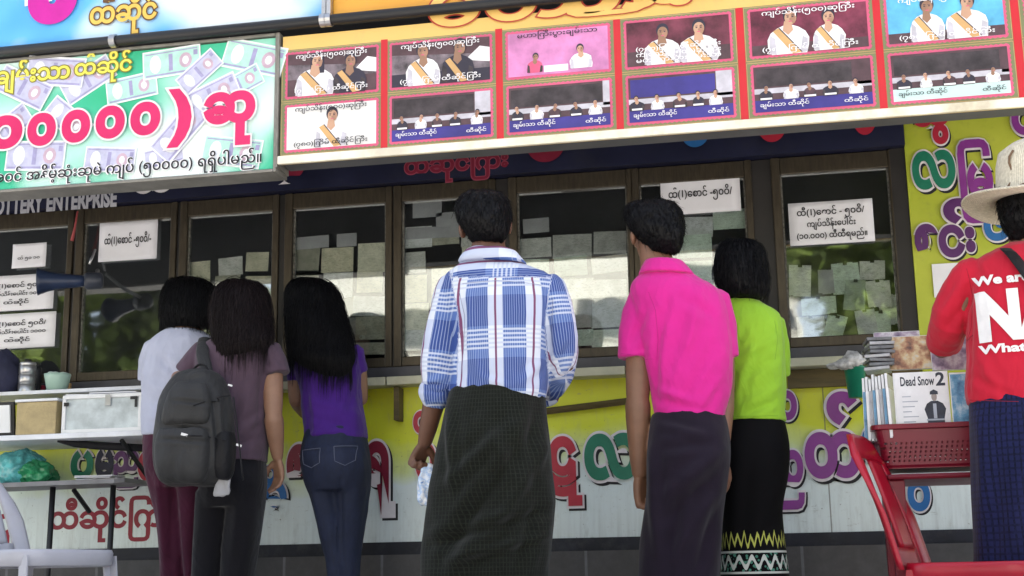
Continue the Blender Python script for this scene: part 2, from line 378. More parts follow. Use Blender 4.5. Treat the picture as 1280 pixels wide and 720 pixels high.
mb.text('ထီဆိုင်ြကီး', p.x, p.z, s, -.062, 0, .06, 'CENTER'); mb.text('ထီဆိုင်ြကီး', p.x, p.z, s, -.0635, 1, .02, 'CENTER'); mb.build('painted_line', [mat('rose_outline', (.32, .06, .10), .5), marP], fascia)
mb = MB(); p = at(146, 257, -.06); q = at(146, 236, -.06); s = (q.z - p.z) * 1.38
mb.text('LOTTERY ENTERPRISE', p.x, p.z, s, -.062, 0, .045, 'RIGHT', .60); mb.build('painted_line', mat('silver_letters', (.42, .42, .46), .5), fascia)

# ------------------------------------------------------------------ tickets behind the glass
def ticketmat(name, base, alt):
    m, t, b = nodes(name); o = OBJ(t); oi = N(t, 'ShaderNodeObjectInfo')
    off = N(t, 'ShaderNodeVectorMath', operation='ADD'); t.links.new(o, off.inputs[0]); t.links.new(oi.outputs['Random'], off.inputs[1])
    n = NOISE(t, SCALE(t, off.outputs[0], (1, 1, 2.5)), 70, 5, .75); n2 = NOISE(t, off.outputs[0], 22, 3, .6)
    tone = RAMP(t, oi.outputs['Random'], [(0, tuple(x * .45 for x in base)), (.22, tuple(x * .8 for x in base)), (.5, tuple(min(.88, x * 1.1) for x in base)), (.8, alt), (1, tuple(min(.9, x * 1.2) for x in alt))])
    c = MIX(t, M(t, 'MULTIPLY', RAMP(t, n, [(.50, (0, 0, 0)), (.66, (1, 1, 1))]), .55), tone, (.20, .22, .20))
    c = MIX(t, .45, c, RAMP(t, n2, [(.35, (.45, .48, .42)), (.6, (1, 1, 1))]), 'MULTIPLY')
    t.links.new(c, b.inputs['Base Color']); b.inputs['Roughness'].default_value = .6; return m
tk = [ticketmat('ticket_print_cream', (.78, .76, .62), (.70, .66, .50)), ticketmat('ticket_print_mint', (.66, .78, .68), (.75, .78, .70)), ticketmat('ticket_print_white', (.80, .80, .78), (.68, .70, .72))]
ordw = ['', '', 'third', 'fourth', 'fifth', 'sixth', 'seventh']
def sheet(px0, py0, px1, py1, Y, mm, label, group, rot=0.0, name='ticket_sheet', cat='lottery tickets'):
    a = at(px0, py1, Y); c = at(px1, py0, Y); cx, cz = (a.x + c.x) / 2, (a.z + c.z) / 2
    mb = MB(); mb.rbox((0, 0, 0), abs(c.x - a.x) / 2, .0012, abs(c.z - a.z) / 2, (0, rot, 0))
    o = mb.build(name, mm); o.location = (cx, Y, cz); return tag(o, label, cat, group)
rnd = random.Random(3)
tops = {2: 322, 3: 308, 4: 284, 5: 292, 6: 268}
for wi in (2, 3, 4, 5, 6):
    a, c = wins[wi]; y0 = tops[wi]; bot = (455, 455, 446, 448, 440, 436, 432)[wi]
    cols = 3 if wi in (2, 4) else 3; cw = (c - a + 4) / cols; y = y0
    k = 0
    while y < bot - 12:
        rh = min(rnd.choice((26, 30, 34)), bot - y)
        for j in range(cols):
            if rnd.random() < .05: continue
            px = a - 2 + j * cw + rnd.uniform(-2, 2); yy = y + rnd.uniform(-3, 3) - .05 * (px - a)
            sheet(px + rnd.uniform(-3, 3), yy + rnd.uniform(-2, 4), px + cw - rnd.uniform(0, 7), yy + rh + rnd.uniform(-2, 6), .032 + .004 * ((k * 3 + j) % 4), rnd.choice((tk[0], tk[0], tk[2]) if wi < 5 else tk[1:]), 'pale printed ticket sheet in the crowded rows behind the %s window from the left' % ordw[wi], 'ticket sheets pinned behind the %s window' % ordw[wi], rnd.uniform(-.07, .07))
        y += rh; k += 1
greyp = mat('grey_paper', (.42, .42, .44), .7, .2, 10)
for (b4, lab) in [((370, 294, 411, 312), 'grey paper slip at the left above the ticket sheets in the fourth window'), ((421, 291, 446, 309), 'small grey ticket slip right of centre above the sheets in the fourth window'),
                  ((516, 246, 552, 273), 'topmost small grey ticket slip in the window left of the plaid shirt man'), ((508, 281, 580, 300), 'long grey paper slip below the topmost slip left of the plaid shirt man'),
                  ((654, 272, 686, 292), 'grey paper slip at the upper left of the window right of the plaid shirt man'), ((545, 264, 580, 284), 'grey paper slip half hidden behind the head of the plaid shirt man')]:
    sheet(*b4, .03, greyp, lab, None, rnd.uniform(-.02, .02), 'paper_slip', 'paper slip')
# bundles in the right hand window
bund = [(988, 330, 1012, 371, .06, 'white'), (1024, 337, 1041, 368, 0, 'grey'), (1042, 327, 1073, 368, -.02, ''), (1076, 325, 1105, 350, .03, ''), (1057, 349, 1080, 388, .12, ''), (1085, 349, 1112, 385, -.05, ''),
        (1003, 370, 1044, 394, -.04, ''), (998, 394, 1030, 426, 0, ''), (1033, 394, 1055, 424, .3, ''), (1072, 386, 1094, 420, -.1, ''), (1090, 388, 1112, 424, .05, ''), (1101, 367, 1121, 406, .02, '')]
for k, (a, b1, c, d, ro, kind) in enumerate(bund):
    Y = .04 + .012 * (k % 4); p = at(a, d, Y); q = at(c, b1, Y); hx, hz = (q.x - p.x) / 2, (q.z - p.z) / 2
    rows = ['top row', 'middle row', 'bottom row'][0 if b1 < 340 else (1 if b1 < 380 else 2)]
    labs = ['white ticket bundle standing apart at the upper left of the rightmost window', 'dull grey ticket bundle with a torn top in the rightmost window', 'broad ticket bundle under the middle of the paper notice in the rightmost window', 'wide ticket bundle at the upper right of the rightmost window', 'tilted ticket bundle in the middle of the rightmost window', 'ticket bundle below the wide upper right bundle in the rightmost window',
            'wide ticket bundle lying across two others at the left of the rightmost window', 'ticket bundle in the bottom left corner of the rightmost window', 'strongly leaning ticket bundle at the bottom of the rightmost window', 'leaning white ticket bundle at the bottom right of the rightmost window', 'last ticket bundle of the bottom row beside the magazines', 'narrow ticket bundle against the right jamb of the rightmost window']
    t_ = thing('ticket_bundle', ((p.x + q.x) / 2, Y, p.z), labs[k], 'lottery tickets', 'ticket bundles in the rightmost window')
    mb = MB(); cx, cz = (p.x + q.x) / 2, (p.z + q.z) / 2
    nl_ = 3
    for e in range(nl_): mb.rbox((cx + (e - 1) * hx * .45, Y + .002 * e, cz + rnd.uniform(-.004, .004)), hx * .58, .0012, hz * rnd.uniform(.94, 1.0), (0, ro + rnd.uniform(-.04, .04), 0))
    mb.build('tickets', greyp if kind == 'grey' else tk[1 + k % 2], t_)
    if kind != 'grey':
        mb = MB(); mb.rbox((cx + math.sin(ro) * hz * .9, Y - .003, cz + math.cos(ro) * hz * .92), .008, .002, .006, (0, ro, 0)); mb.build('clip', black, t_)

# ------------------------------------------------------------------ paper notices
def notice(px0, py0, px1, py1, Y, lines, label, group=None, bold=.02, rot=0):
    a = at(px0, py1, Y); c = at(px1, py0, Y); hx, hz = (c.x - a.x) / 2, (c.z - a.z) / 2; cx, cz = a.x + hx, a.z + hz
    t_ = thing('paper_notice', (cx, Y, a.z), label, 'notice', group)
    mb = MB(); n = 8; vs = []; fs = []
    for j in range(n + 1):
        for i in range(n + 1):
            u, v = i / n * 2 - 1, j / n * 2 - 1
            vs.append((cx + u * hx, Y - .0015 - .0015 * (u * u + v * v) * rnd.uniform(.7, 1), cz + v * hz))
    for j in range(n):
        for i in range(n): k = j * (n + 1) + i; fs.append((k, k + 1, k + n + 2, k + n + 1))
    mb.add(vs, fs); sh = mb.build('sheet', paper, t_, smooth=True); s = sh.modifiers.new('thickness', 'SOLIDIFY'); s.thickness = .0006
    mb = MB()
    for body, fx, fy, hh, wfit, al in lines:
        mb.text(body, cx + fx * hx, cz + fy * hz, hh * hz, Y - .007, 0, bold, al, fit=wfit * hx if wfit else None)
    mb.build('handwriting', ink, t_)
    return t_
Yn = -.004
notice(123, 274, 198, 328, Yn, [('ထီ(1)စောင် -၅၀ဝိ/-'.replace('စေ', 'ေစ'), 0, -.12, .52, 1.6, 'CENTER')], 'white paper price notice at the top of the dark window showing tree reflections')
notice(827, 215, 924, 270, Yn, [('ထီ(1)ေစာင် -၅၀ဝိ/', 0, -.12, .52, 1.6, 'CENTER')], 'white paper price notice just above the head of the man in pink')
notice(988, 248, 1090, 308, Yn, [('ထီ(1)ေစာင် - ၅၀ဝိ/', 0, .38, .40, 1.6, 'CENTER'), ('ကျပ်သိန်းေပါင်း', 0, -.16, .36, 1.15, 'CENTER'), ('(၁၀.၀၀၀) ထီထီရမည်။', 0, -.70, .36, 1.66, 'CENTER')], 'white paper notice with three handwritten lines in the rightmost window', bold=.022)
notice(15, 303, 59, 336, Yn - .004, [('ထီ ၅၀ ၁၀', 0, -.3, .3, 1.3, 'CENTER')], 'small grey paper above the two larger handwritten notices at the far left')
notice(-25, 341, 69, 391, Yn, [('ထီ(1)ေစာင် ၅၀ဝိ/', 0, .30, .32, 1.5, 'CENTER'), ('ကျပ်သိန်းေပါင်း ၁၀၀၀', 0, -.15, .26, 1.5, 'CENTER'), ('ထီဆိုင်', 0, -.62, .26, .7, 'CENTER')], 'upper one of the two large white handwritten notices behind the horn loudspeaker')
notice(-25, 389, 71, 438, Yn - .003, [('ထီ(1)ေစာင် ၅၀ဝိ/', 0, .30, .32, 1.5, 'CENTER'), ('ကျပ်သိန်းေပါင်း ၁၀၀၀', 0, -.15, .26, 1.5, 'CENTER'), ('ထီဆိုင်', 0, -.62, .26, .7, 'CENTER')], 'lower one of the two large white handwritten notices, above the steel flask')
sheet(1168, 328, 1205, 372, -.036, paper, 'blank white paper stuck on the lime panel behind the man in red', None, 0, 'paper_notice', 'notice')

# ------------------------------------------------------------------ sign boards
YS = -0.9
zOb = (at(352, 209, YS).z + at(1150, 142, YS).z + at(800, 172, YS).z) / 3; zT = (at(0, 74, YS).z + at(415, 27, YS).z + at(690, 2, YS).z) / 3
xG1 = at(344, 130, YS).x; xO0 = at(351, 130, YS).x; xU = at(409, 10, YS).x; zGb = (at(10, 240, YS).z + at(330, 210, YS).z) / 2
SXL, SXR = -4.7, 2.3
mb = MB(); mb.box(SXL, SXR, YS + .16, -.061, zT + .25, zT + .30); mb.build('added_shade_canopy', mat('added_canopy_sheet', (.05, .05, .055), .7, .3), shop)  # unseen canopy added to keep light off the fascia and wall behind the signs
def vinyl(name, ramp, scale=1.4, detail=4, extra=None):
    m, t, b = nodes(name); o = OBJ(t); n = NOISE(t, SCALE(t, o, (1, 1, 1.4)), scale, detail, .5)
    c = RAMP(t, n, ramp)
    n2 = NOISE(t, SCALE(t, o, (1, 1, .4)), 18, 6, .75)
    c = MIX(t, M(t, 'MULTIPLY', RAMP(t, n2, [(.56, (0, 0, 0)), (.8, (1, 1, 1))]), .22), c, (.30, .26, .18))
    t.links.new(c, b.inputs['Base Color']); b.inputs['Roughness'].default_value = .38
    BUMP(t, b, NOISE(t, o, 2.6, 3, .5), .25, .03); return m
def board(name, x0, x1, z0, z1, m_, label, cat='sign', back=.10):
    t_ = thing(name, ((x0 + x1) / 2, YS + .05, z0), label, cat)
    mb = MB(); mb.box(x0 + .004, x1 - .004, YS, YS + .012, z0 + .004, z1 - .004); mb.build('panel', m_, t_)
    mb = MB(); mb.box(x0 + .006, x1 - .006, YS + .0125, YS + back, z0 + .006, z1 - .006); mb.build('backing', mat('sign_backing', (.10, .10, .105), .7, .25, 4), t_)
    return t_
def frame4(t_, x0, x1, z0, z1, wd, m_, name='frame', proud=.012):
    mb = MB(); a, c = YS - proud, YS + .11
    mb.box(x0, x1, a, c, z0 - wd, z0); mb.box(x0, x1, a, c, z1, z1 + wd); mb.box(x0 - wd, x0, a, c, z0 - wd, z1 + wd); mb.box(x1, x1 + wd, a, c, z0 - wd, z1 + wd)
    return mb.build(name, m_, t_, bevel=.003)
grey_frame = mat('grey_sign_frame', (.22, .21, .19), .5, .25, 15, metal=.3)
# green prize banner
gm = vinyl('green_banner_print', [(.30, (.005, .34, .12)), (.48, (.05, .50, .30)), (.56, (.45, .75, .66)), (.64, (.76, .84, .82))], 1.5, 2)
zGt = zT - .03
gb = board('prize_banner', SXL, xG1, zGb, zGt, gm, 'green prize banner covered in banknotes with big pink numerals')
noteA = mat('note_lilac', (.50, .50, .66), .5, .15, 30); noteB = mat('note_mint', (.42, .68, .60), .5, .12, 30); noteC = mat('note_white', (.75, .77, .80), .5, .08, 30); noteD = mat('note_violet', (.34, .32, .52), .5, .15, 30); noteE = mat('note_rose', (.52, .38, .47), .5, .15, 30)
def banknote(mb, cx, cz, L, ro, c0, y):
    H = L * .48
    def R(u, v): return (cx + u * math.cos(ro) - v * math.sin(ro), cz + u * math.sin(ro) + v * math.cos(ro))
    def rect(u0, u1, v0, v1, k, mi):
        mb.poly([(R(a, b_)[0], y - .00025 * k, R(a, b_)[1]) for a, b_ in ((u0, v0), (u1, v0), (u1, v1), (u0, v1))], mi)
    def el(u, v, a, b_, k, mi): x_, z_ = R(u, v); mb.ellp(x_, z_, a, b_, y - .00025 * k, mi, 14, ro)
    rect(-L / 2, L / 2, -H / 2, H / 2, 0, 2); rect(-L / 2 * .95, L / 2 * .95, -H / 2 * .88, H / 2 * .88, 1, c0)
    el(-L * .28, 0, L * .10, H * .33, 2, 2); rect(-.05 * L, .02 * L, -H * .3, H * .3, 2, 3); el(L * .24, 0, L * .11, H * .27, 2, 4); el(L * .24, 0, L * .055, H * .15, 3, 2)
    rect(-L * .45, L * .45, -H * .42, -H * .36, 2, 3); rect(-L * .45, L * .45, H * .36, H * .40, 2, 3)
    rect(L * .38, L * .45, H * .14, H * .32, 3, 3)
mb = MB(); kk = 0
for (px, py, L, deg, c0) in [(318, 72, 95, -16, 1), (215, 78, 90, 4, 1), (265, 120, 85, 22, 0), (70, 90, 95, -8, 0), (30, 110, 90, -28, 0), (110, 100, 85, 30, 0), (165, 110, 80, 8, 1), (300, 105, 70, 25, 1),
                             (45, 195, 95, -4, 0), (138, 200, 80, -6, 0), (225, 165, 90, 48, 0), (205, 195, 60, 10, 0), (290, 190, 90, -10, 1), (10, 160, 80, 35, 0), (85, 150, 80, -40, 0), (250, 90, 70, 40, 0), (-60, 120, 95, 15, 0), (-70, 190, 95, -15, 1)]:
    p = at(px, py, YS); kk += 1; banknote(mb, p.x, p.z, L * .00265, rad(deg), c0, YS - .001 - .0011 * (kk % 6))
mb.build('banknote_print', [noteA, noteB, noteC, noteD, noteE], gb)
pinkT = mat('pink_numerals', (.62, .02, .13), .4, .06); whiteT = mat('white_letter_edge', (.82, .80, .82), .45, .04); yelT = mat('yellow_letters', (.80, .70, .10), .45, .06)
def outlined(parent, body, px, py, hpx, m_, Y, bold, edge, align='CENTER', sx=1, em=None, py2=None, px2=None, y0=.008, name='lettering', ref=None, dark=None):
    """outlined lettering on a sign face; hpx is the body height in photo pixels"""
    STAG[0] = (STAG[0] + 1) % 9; y0 += STAG[0] * .0005
    mb = MB(); p = at(px, py, Y); q = at(px, py - hpx, Y); s = (q.z - p.z) / .55
    if dark: mb.text(body, p.x, p.z, s, Y - y0 + .001, 2, bold + edge + .02, align, sx)
    mb.text(body, p.x, p.z, s, Y - y0, 1, bold + edge, align, sx); mb.text(body, p.x, p.z, s, Y - y0 - .0008, 0, bold, align, sx)
    return mb.build(name, [m_, em or whiteT, dark or ink], parent)
for ch, px, py, h, w_ in [('၁', 6, 188, 44, 44), ('၀', 51, 184, 43, 37), ('၀', 94, 180, 43, 37), ('၀', 137, 175, 43, 38), ('၀', 181, 171, 44, 39), ('၀', -38, 192, 43, 37), (')', 225, 186, 76, 30), ('ဆု', 286, 184, 70, 66)]:
    letter3(gb, 'numeral', ch, px, py + 1, h + 3, w_ + 3, pinkT, YS - .007, .06, .04, False, .0008)
outlined(gb, 'ချမ်းသာ', 42, 102, 15, yelT, YS, .02, .05, em=mat('olive_edge', (.22, .20, .03), .5)); outlined(gb, 'ထီဆိုင်', 130, 92, 14, yelT, YS, .02, .05, em=MATS['olive_edge'])
mb = MB(); p = at(328, 203, YS); q = at(328, 193, YS); s = (q.z - p.z) / .55
mb.text('မပါအဝင် အနိမ့်ဆုံးဆုမဲ ကျပ် (၅၀၀၀၀) ရရှိပါမည်။', p.x, p.z, s, YS - .010, 1, .06, 'RIGHT'); mb.text('မပါအဝင် အနိမ့်ဆုံးဆုမဲ ကျပ် (၅၀၀၀၀) ရရှိပါမည်။', p.x, p.z, s, YS - .0108, 0, .015, 'RIGHT'); mb.build('lettering', [ink, whiteT], gb)
frame4(gb, SXL, xG1, zGb, zGt, .012, grey_frame)
# upper blue sign
bm = vinyl('blue_sky_print', [(.36, (.04, .28, .72)), (.5, (.12, .45, .85)), (.58, (.60, .75, .85)), (.7, (.80, .84, .86))], 1.3, 3)
zU1 = zT + 1.0
bb = board('upper_blue_sign', SXL, xU, zT + .03, zU1, bm, 'blue sky printed sign at the top left above the prize banner')
outlined(bb, 'ထီဆိုင်', 155, 27, 19, mat('gold_letters', (.75, .50, .10), .4, .1), YS, .03, .05, em=mat('brown_edge', (.13, .06, .02), .5), sx=.85)
outlined(bb, '၀', 66, 21, 44, mat('magenta_blob', (.55, .015, .32), .4), YS, .12, .05, sx=1.0)
# upper orange sign
om = vinyl('orange_print', [(.3, (.62, .26, .02)), (.55, (.75, .38, .05)), (.75, (.80, .52, .16))], 1.0, 3)
ob = board('upper_orange_sign', xU + .02, SXR, zT + .03, zU1, om, 'plain orange sign at the top centre above the black tube')
# black tube and hinge between the rows
tb = thing('sign_tube', (xU, YS - .02, zT), 'long black tube running between the upper and lower rows of signs', 'tube')
mb = MB(); mb.tube([(SXL, YS - .03, zT + .003), (SXR, YS - .03, zT + .003)], .021, 14); mb.build('tube', black, tb, smooth=True)
for px in (148, 408, 414):
    mb = MB(); x_ = at(px, 30, YS).x; mb.tube([(x_ - .012, YS - .03, zT + .003), (x_ + .012, YS - .03, zT + .003)], .026, 14); 
    if px > 400: mb.box(x_ - .008, x_ + .008, YS - .035, YS - .006, zT + .02, zT + .16)
    mb.build('clamp', steel, tb, smooth=False)
# winners sign
ym = vinyl('yellow_sign_print', [(.3, (.70, .42, .10)), (.55, (.76, .50, .15)), (.75, (.80, .58, .25))], 1.2, 3)
zWt = zT - .03
wb = board('winners_sign', xO0, SXR, zOb, zWt, ym, 'long yellow sign with two rows of framed prize winner photographs')
mb = MB(); mb.box(xO0 - .004, SXR, YS - .016, YS - .001, zOb, zOb + .032); mb.build('bottom_trim', mat('cream_trim', (.84, .77, .62), .4, .25, 5, dirt=(.35, .25, .12)), wb, bevel=.003)
mb = MB(); mb.box(xO0 - .012, xO0 - .005, YS - .014, YS + .11, zOb - .01, zWt + .01); mb.build('end_strip', grey_frame, wb)
# title
mb = MB(); p = at(535, 34, YS); q = at(935, 6, YS); s = .30
pp = at(535, 30, YS)
for body, px in (('မဟာ', 533), ('ြကီး', 697), ('ပွား', 800), ('ချမ်း', 905), ('သာ', 1010)):
    P = at(px, 0, YS); z_ = at(700, 19, YS).z
    for ch in ([body] if body[0] != 'ြ' else ['ြ', body[1:]]):
        zz_, sz, xx = (z_ + .055, .15, 2.6) if ch == 'ြ' else ((z_ + .06, .13, 2.2) if body in ('ပွား', 'ချမ်း') else (z_, .22, 1.45))
        mb.text(ch, P.x + (.03 if body[0] == 'ြ' and ch != 'ြ' else 0), zz_, sz, YS - .006, 1, .045, 'LEFT', xx); mb.text(ch, P.x + (.03 if body[0] == 'ြ' and ch != 'ြ' else 0), zz_, sz, YS - .007, 0, .022, 'LEFT', xx)
mb.build('title', [mat('orange_title', (.76, .48, .14), .4), mat('red_title_edge', (.40, .05, .03), .4)], wb)
redS = mat('red_stripe', (.55, .02, .03), .45, .08); olive = mat('olive_border', (.20, .21, .10), .5, .1); rosy = mat('rose_border', (.62, .10, .20), .5, .15)
skinP = mat('printed_skin', (.55, .33, .22), .5, .1); skinD = mat('printed_skin_dark', (.30, .17, .11), .5, .1); clothW = mat('printed_white', (.80, .78, .80), .5, .05); clothD = mat('printed_dark', (.035, .03, .05), .5, .2)
gold = mat('printed_gold', (.62, .38, .16), .5, .15); bgD = mat('printed_dark_red', (.17, .03, .06), .5, .6, 14); bgK = mat('printed_black_board', (.050, .040, .045), .6, .6, 16); bgB = mat('printed_deep_blue', (.05, .04, .24), .5, .25, 6)
bgP = mat('printed_pink', (.58, .22, .45), .5, .3, 9); bgS = mat('printed_sky', (.12, .45, .72), .5, .3, 9); bgG = mat('printed_grey', (.16, .13, .15), .5, .8, 16); bgW = mat('printed_pale', (.76, .74, .72), .5, .08, 5)
bgM = mat('printed_maroon', (.13, .03, .05), .5, .7, 12); table = mat('printed_table', (.09, .05, .06), .5, .3, 20); bgL = mat('printed_pale_blue', (.55, .72, .70), .5, .1, 5)
PM = [rosy, bgW, skinP, clothW, clothD, gold, bgK, bgB, table, whiteT, ink]
frng = random.Random(23)
def figure(mb, cx, z0, h, y, cl, sash, skin=2, k=0, long=False):
    """printed half figure, h tall from the waist to the crown"""
    wd = h * frng.uniform(.34, .46); tl = frng.uniform(-.06, .06); sk = 12 if frng.random() < .5 else skin
    pts = [(-.90, 0), (.90, 0), (1.0, .16), (.98, .32), (.86, .46), (.55, .56), (.22, .61), (-.22, .61), (-.55, .56), (-.86, .46), (-.98, .32), (-1.0, .16)]
    mb.poly([(cx + a * wd * frng.uniform(.94, 1.06), y - .0003, z0 + b_ * h) for a, b_ in pts], cl)
    sd = 13 if cl == 3 else 6
    mb.poly([(cx + a * wd, y - .0005, z0 + b_ * h) for a, b_ in ((-.98, .02), (-.62, 0), (-.66, .34), (-.90, .42))], sd); mb.poly([(cx + a * wd, y - .0005, z0 + b_ * h) for a, b_ in ((.55, 0), (.9, .02), (.95, .30), (.70, .36))], sd)
    mb.poly([(cx + a * wd, y - .0006, z0 + b_ * h) for a, b_ in ((-.26, .50), (0, .40), (.26, .50), (.17, .70), (-.17, .70))], sk)
    hx = cx + tl * h
    if long: mb.poly([(hx + a * h, y - .0004, z0 + b_ * h) for a, b_ in ((-.16, .5), (.16, .5), (.155, .85), (.09, .98), (-.09, .98), (-.155, .85))], 4)
    mb.ellp(hx, z0 + h * .82, h * .145, h * .175, y - .0008, 4); mb.ellp(hx + frng.uniform(-.01, .01) * h, z0 + h * .765, h * .118, h * .145, y - .0010, sk)
    mb.ellp(hx + h * .06, z0 + h * .75, h * .05, h * .11, y - .0011, 14)
    for q in (-1, 1): mb.ellp(hx + q * h * .048, z0 + h * .785, h * .024, h * .013, y - .0013, 4, 8); mb.ellp(hx + q * h * .048, z0 + h * .82, h * .034, h * .008, y - .0013, 4, 8)
    mb.ellp(hx, z0 + h * .735, h * .018, h * .03, y - .0013, 14, 8); mb.ellp(hx, z0 + h * .69, h * .042, h * .012, y - .0013, 0, 8)
    if sash:
        mb.poly([(cx + a * wd, y - .0008, z0 + b_ * h) for a, b_ in ((-.75, .50), (-.42, .57), (.66, .02), (.18, .0))], sash)
        mb.poly([(cx + a * wd, y - .0009, z0 + b_ * h) for a, b_ in ((-.47, .56), (-.42, .57), (.66, .02), (.60, .02))], 4)
prng = random.Random(11)
def photo(x0, x1, z0, z1, kind, bgm, top, bottom):
    mb = MB(); y = YS - .003; W_, H_ = x1 - x0, z1 - z0; mats = PM + [bgm, skinD, mat('printed_shade', (.52, .50, .56), .5, .2, 20), mat('printed_skin_shade', (.38, .21, .14), .5, .2, 20)]
    # stamp edge
    n = int(W_ / .016); pts = []
    def edge(a, b_, nrm, k):
        out = []
        for i in range(k):
            for e, d in ((0, 0), (.5, .0045)):
                u = (i + e) / k; out.append((a[0] + (b_[0] - a[0]) * u + nrm[0] * d, y, a[1] + (b_[1] - a[1]) * u + nrm[1] * d))
        return out
    k2 = int(H_ / .016)
    pts = edge((x0, z0), (x1, z0), (0, -1), n) + edge((x1, z0), (x1, z1), (1, 0), k2) + edge((x1, z1), (x0, z1), (0, 1), n) + edge((x0, z1), (x0, z0), (-1, 0), k2)
    mb.poly(pts, 0)
    e = .007; a, c, d, f = x0 + e, x1 - e, z0 + e, z1 - e
    mb.quad(a, c, d, f, y - .0008, 11); w_, h_ = c - a, f - d; yy = y - .0016
    if kind == 'pair' or kind == 'pairdark':
        if bgm is bgG or bgm is bgK: mb.poly([(a, yy, d + h_ * .75), (c, yy, d + h_ * .62), (c, yy, f), (a, yy, f)], 8); mb.poly([(c - w_ * .25, yy - .0004, d + h_ * .5), (c, yy - .0004, d + h_ * .42), (c, yy - .0004, d + h_ * .75), (c - w_ * .1, yy - .0004, d + h_ * .8)], 9)
        u1, u2 = prng.uniform(.27, .36), prng.uniform(.66, .74); mb.quad(a, c, d, d + h_ * prng.uniform(.2, .4), yy - .0001, prng.choice((4, 8, 13))); figure(mb, a + w_ * u1, d - h_ * prng.uniform(0, .04), h_ * prng.uniform(.92, 1.05), yy - .0008, 3, 5, long=prng.random() < .5); figure(mb, a + w_ * u2, d - h_ * prng.uniform(0, .03), h_ * prng.uniform(.90, 1.03), yy - .0024, 3 if kind == 'pair' else 4, 5)
    elif kind == 'small':
        mb.quad(a + w_ * .02, c - w_ * .02, d, d + h_ * .5, yy, 11)
        figure(mb, a + w_ * .27, d + h_ * .06, h_ * .46, yy - .0008, 0, 0); figure(mb, a + w_ * .73, d + h_ * .08, h_ * .56, yy - .0008, 3, 0); mb.quad(a + w_ * .36, a + w_ * .6, d + h_ * .05, d + h_ * .2, yy - .001, 9)
    elif kind == 'one': figure(mb, a + w_ * .5, d, h_ * .94, yy - .0008, 3, 5, 2)
    else:
        ub = prng.uniform(.06, .16); mb.quad(a, c, d + h_ * .5, f, yy + .0004, 8); mb.quad(a + w_ * .02, c - w_ * (ub + .01), d + h_ * .55, f - h_ * .05, yy, 11 if bgm is not bgL else 6); mb.quad(c - w_ * ub, c, d + h_ * .45, f, yy, 8 if kind == 'row2' else 13)
        mb.quad(a, c, d + h_ * .40, d + h_ * .515, yy, 13); mb.quad(a, c, d + h_ * .26, d + h_ * .398, yy, 8)
        mb.quad(a, c, d, d + h_ * .26, yy, 7 if bgm is not bgL else 11)
        for i in range(5):
            cx = a + w_ * (.1 + .19 * i + prng.uniform(-.025, .025)); figure(mb, cx, d + h_ * .25, h_ * .35, yy - .0008, (4, 3, 8, 4, 3)[i], 0, 2)
            mb.quad(cx + w_ * .05, cx + w_ * .125, d + h_ * .27, d + h_ * .38, yy - .0008, 8)
            mb.quad(cx - w_ * .05, cx + w_ * .05, d + h_ * .26, d + h_ * .30, yy - .004, 9)
    tx = yy - .0075
    if top: mb.text(top, (a + c) / 2, f - h_ * .13, h_ * .14, tx, 10 if bgm in (bgP, bgW) else 9, .010, 'CENTER', fit=w_ * .80)
    for i, bt in enumerate(bottom):
        if kind[:3] == 'row': mb.text(bt, a + w_ * .04, d + h_ * .10, h_ * .11, tx, (10 if bgm is bgL else 9), .008, 'LEFT', fit=w_ * .42); mb.text('ထီဆိုင်', c - w_ * .04, d + h_ * .07, h_ * .10, tx, (10 if bgm is bgL else 9), .008, 'RIGHT', fit=w_ * .2); continue
        mb.text(bt, (a + c) / 2, d + h_ * (.06 + .13 * (len(bottom) - 1 - i)), h_ * .13, tx, (10 if bgm in (bgW, bgL) else 9), .010, 'CENTER', fit=w_ * .82)
    return mb.build('winner_photo', mats, wb)
cols_ = [(358, 473, 95), (488, 615, 82), (633, 763, 68), (781, 915, 52), (936, 1087, 35), (1106, 1257, 18), (1279, 1432, 3)]
CX = [(at(a, y, YS).x, at(c, y, YS).x) for a, c, y in cols_]
r1t, r1b, r2t, r2b = at(416, 62, YS).z, at(416, 119, YS).z, at(416, 128, YS).z, at(416, 186, YS).z
t1 = 'ကျပ်သိန်း(၅၀၀)ဆုကြီး'.replace('ကြ', 'ြက'); t2 = '(၇၈၀)ြကိမ် ထီဆိုင်ြကီး'; t3 = 'မဟာြကီးပွားချမ်းသာ'; t4 = 'ချမ်းသာ ထီဆိုင်'
kinds = [('pairdark', bgG, t1, [t2]), ('pairdark', bgG, t1, [t2]), ('small', bgP, t3, []), ('pair', bgM, None, [t2, t1, t3]), ('pair', bgD, t1, [t2]), ('pair', bgS, t1, [t2]), ('pair', bgD, t1, [t2])]
kinds2 = [('one', bgW, t1, [t2]), ('row', bgK, None, [t4]), ('row', bgK, None, [t4]), ('row', bgB, None, [t4]), ('row2', bgK, None, [t4]), ('row2', bgL, None, [t4]), ('row', bgK, None, [t4])]
mb = MB()
for i in range(7):
    x0, x1 = CX[i]
    for (za, zb_) in ((r1b, r1t), (r2b, r2t)):
        o_ = .020; mb.quad(x0 - o_, x1 + o_, za - o_ + .006, zb_ + o_ - .006, YS - .0008, 0)
        mb.quad(x0 - o_ + .004, x1 + o_ - .004, za - o_ + .009, zb_ + o_ - .009, YS - .0014, 1); mb.quad(x0 - o_ + .006, x1 + o_ - .006, za - o_ + .011, zb_ + o_ - .011, YS - .002, 0)
    if i < 6: xm = (x1 + CX[i + 1][0]) / 2; mb.quad(xm - .013, xm + .013, zOb + .034, (r1t + .02) if i < 2 else zWt - .06, YS - .0022, 2)
mb.quad(CX[0][0] - .02, CX[6][1], r2b - .022, r2b - .0165, YS - .0024, 2)
mb.build('grid_border', [olive, gold, redS], wb)
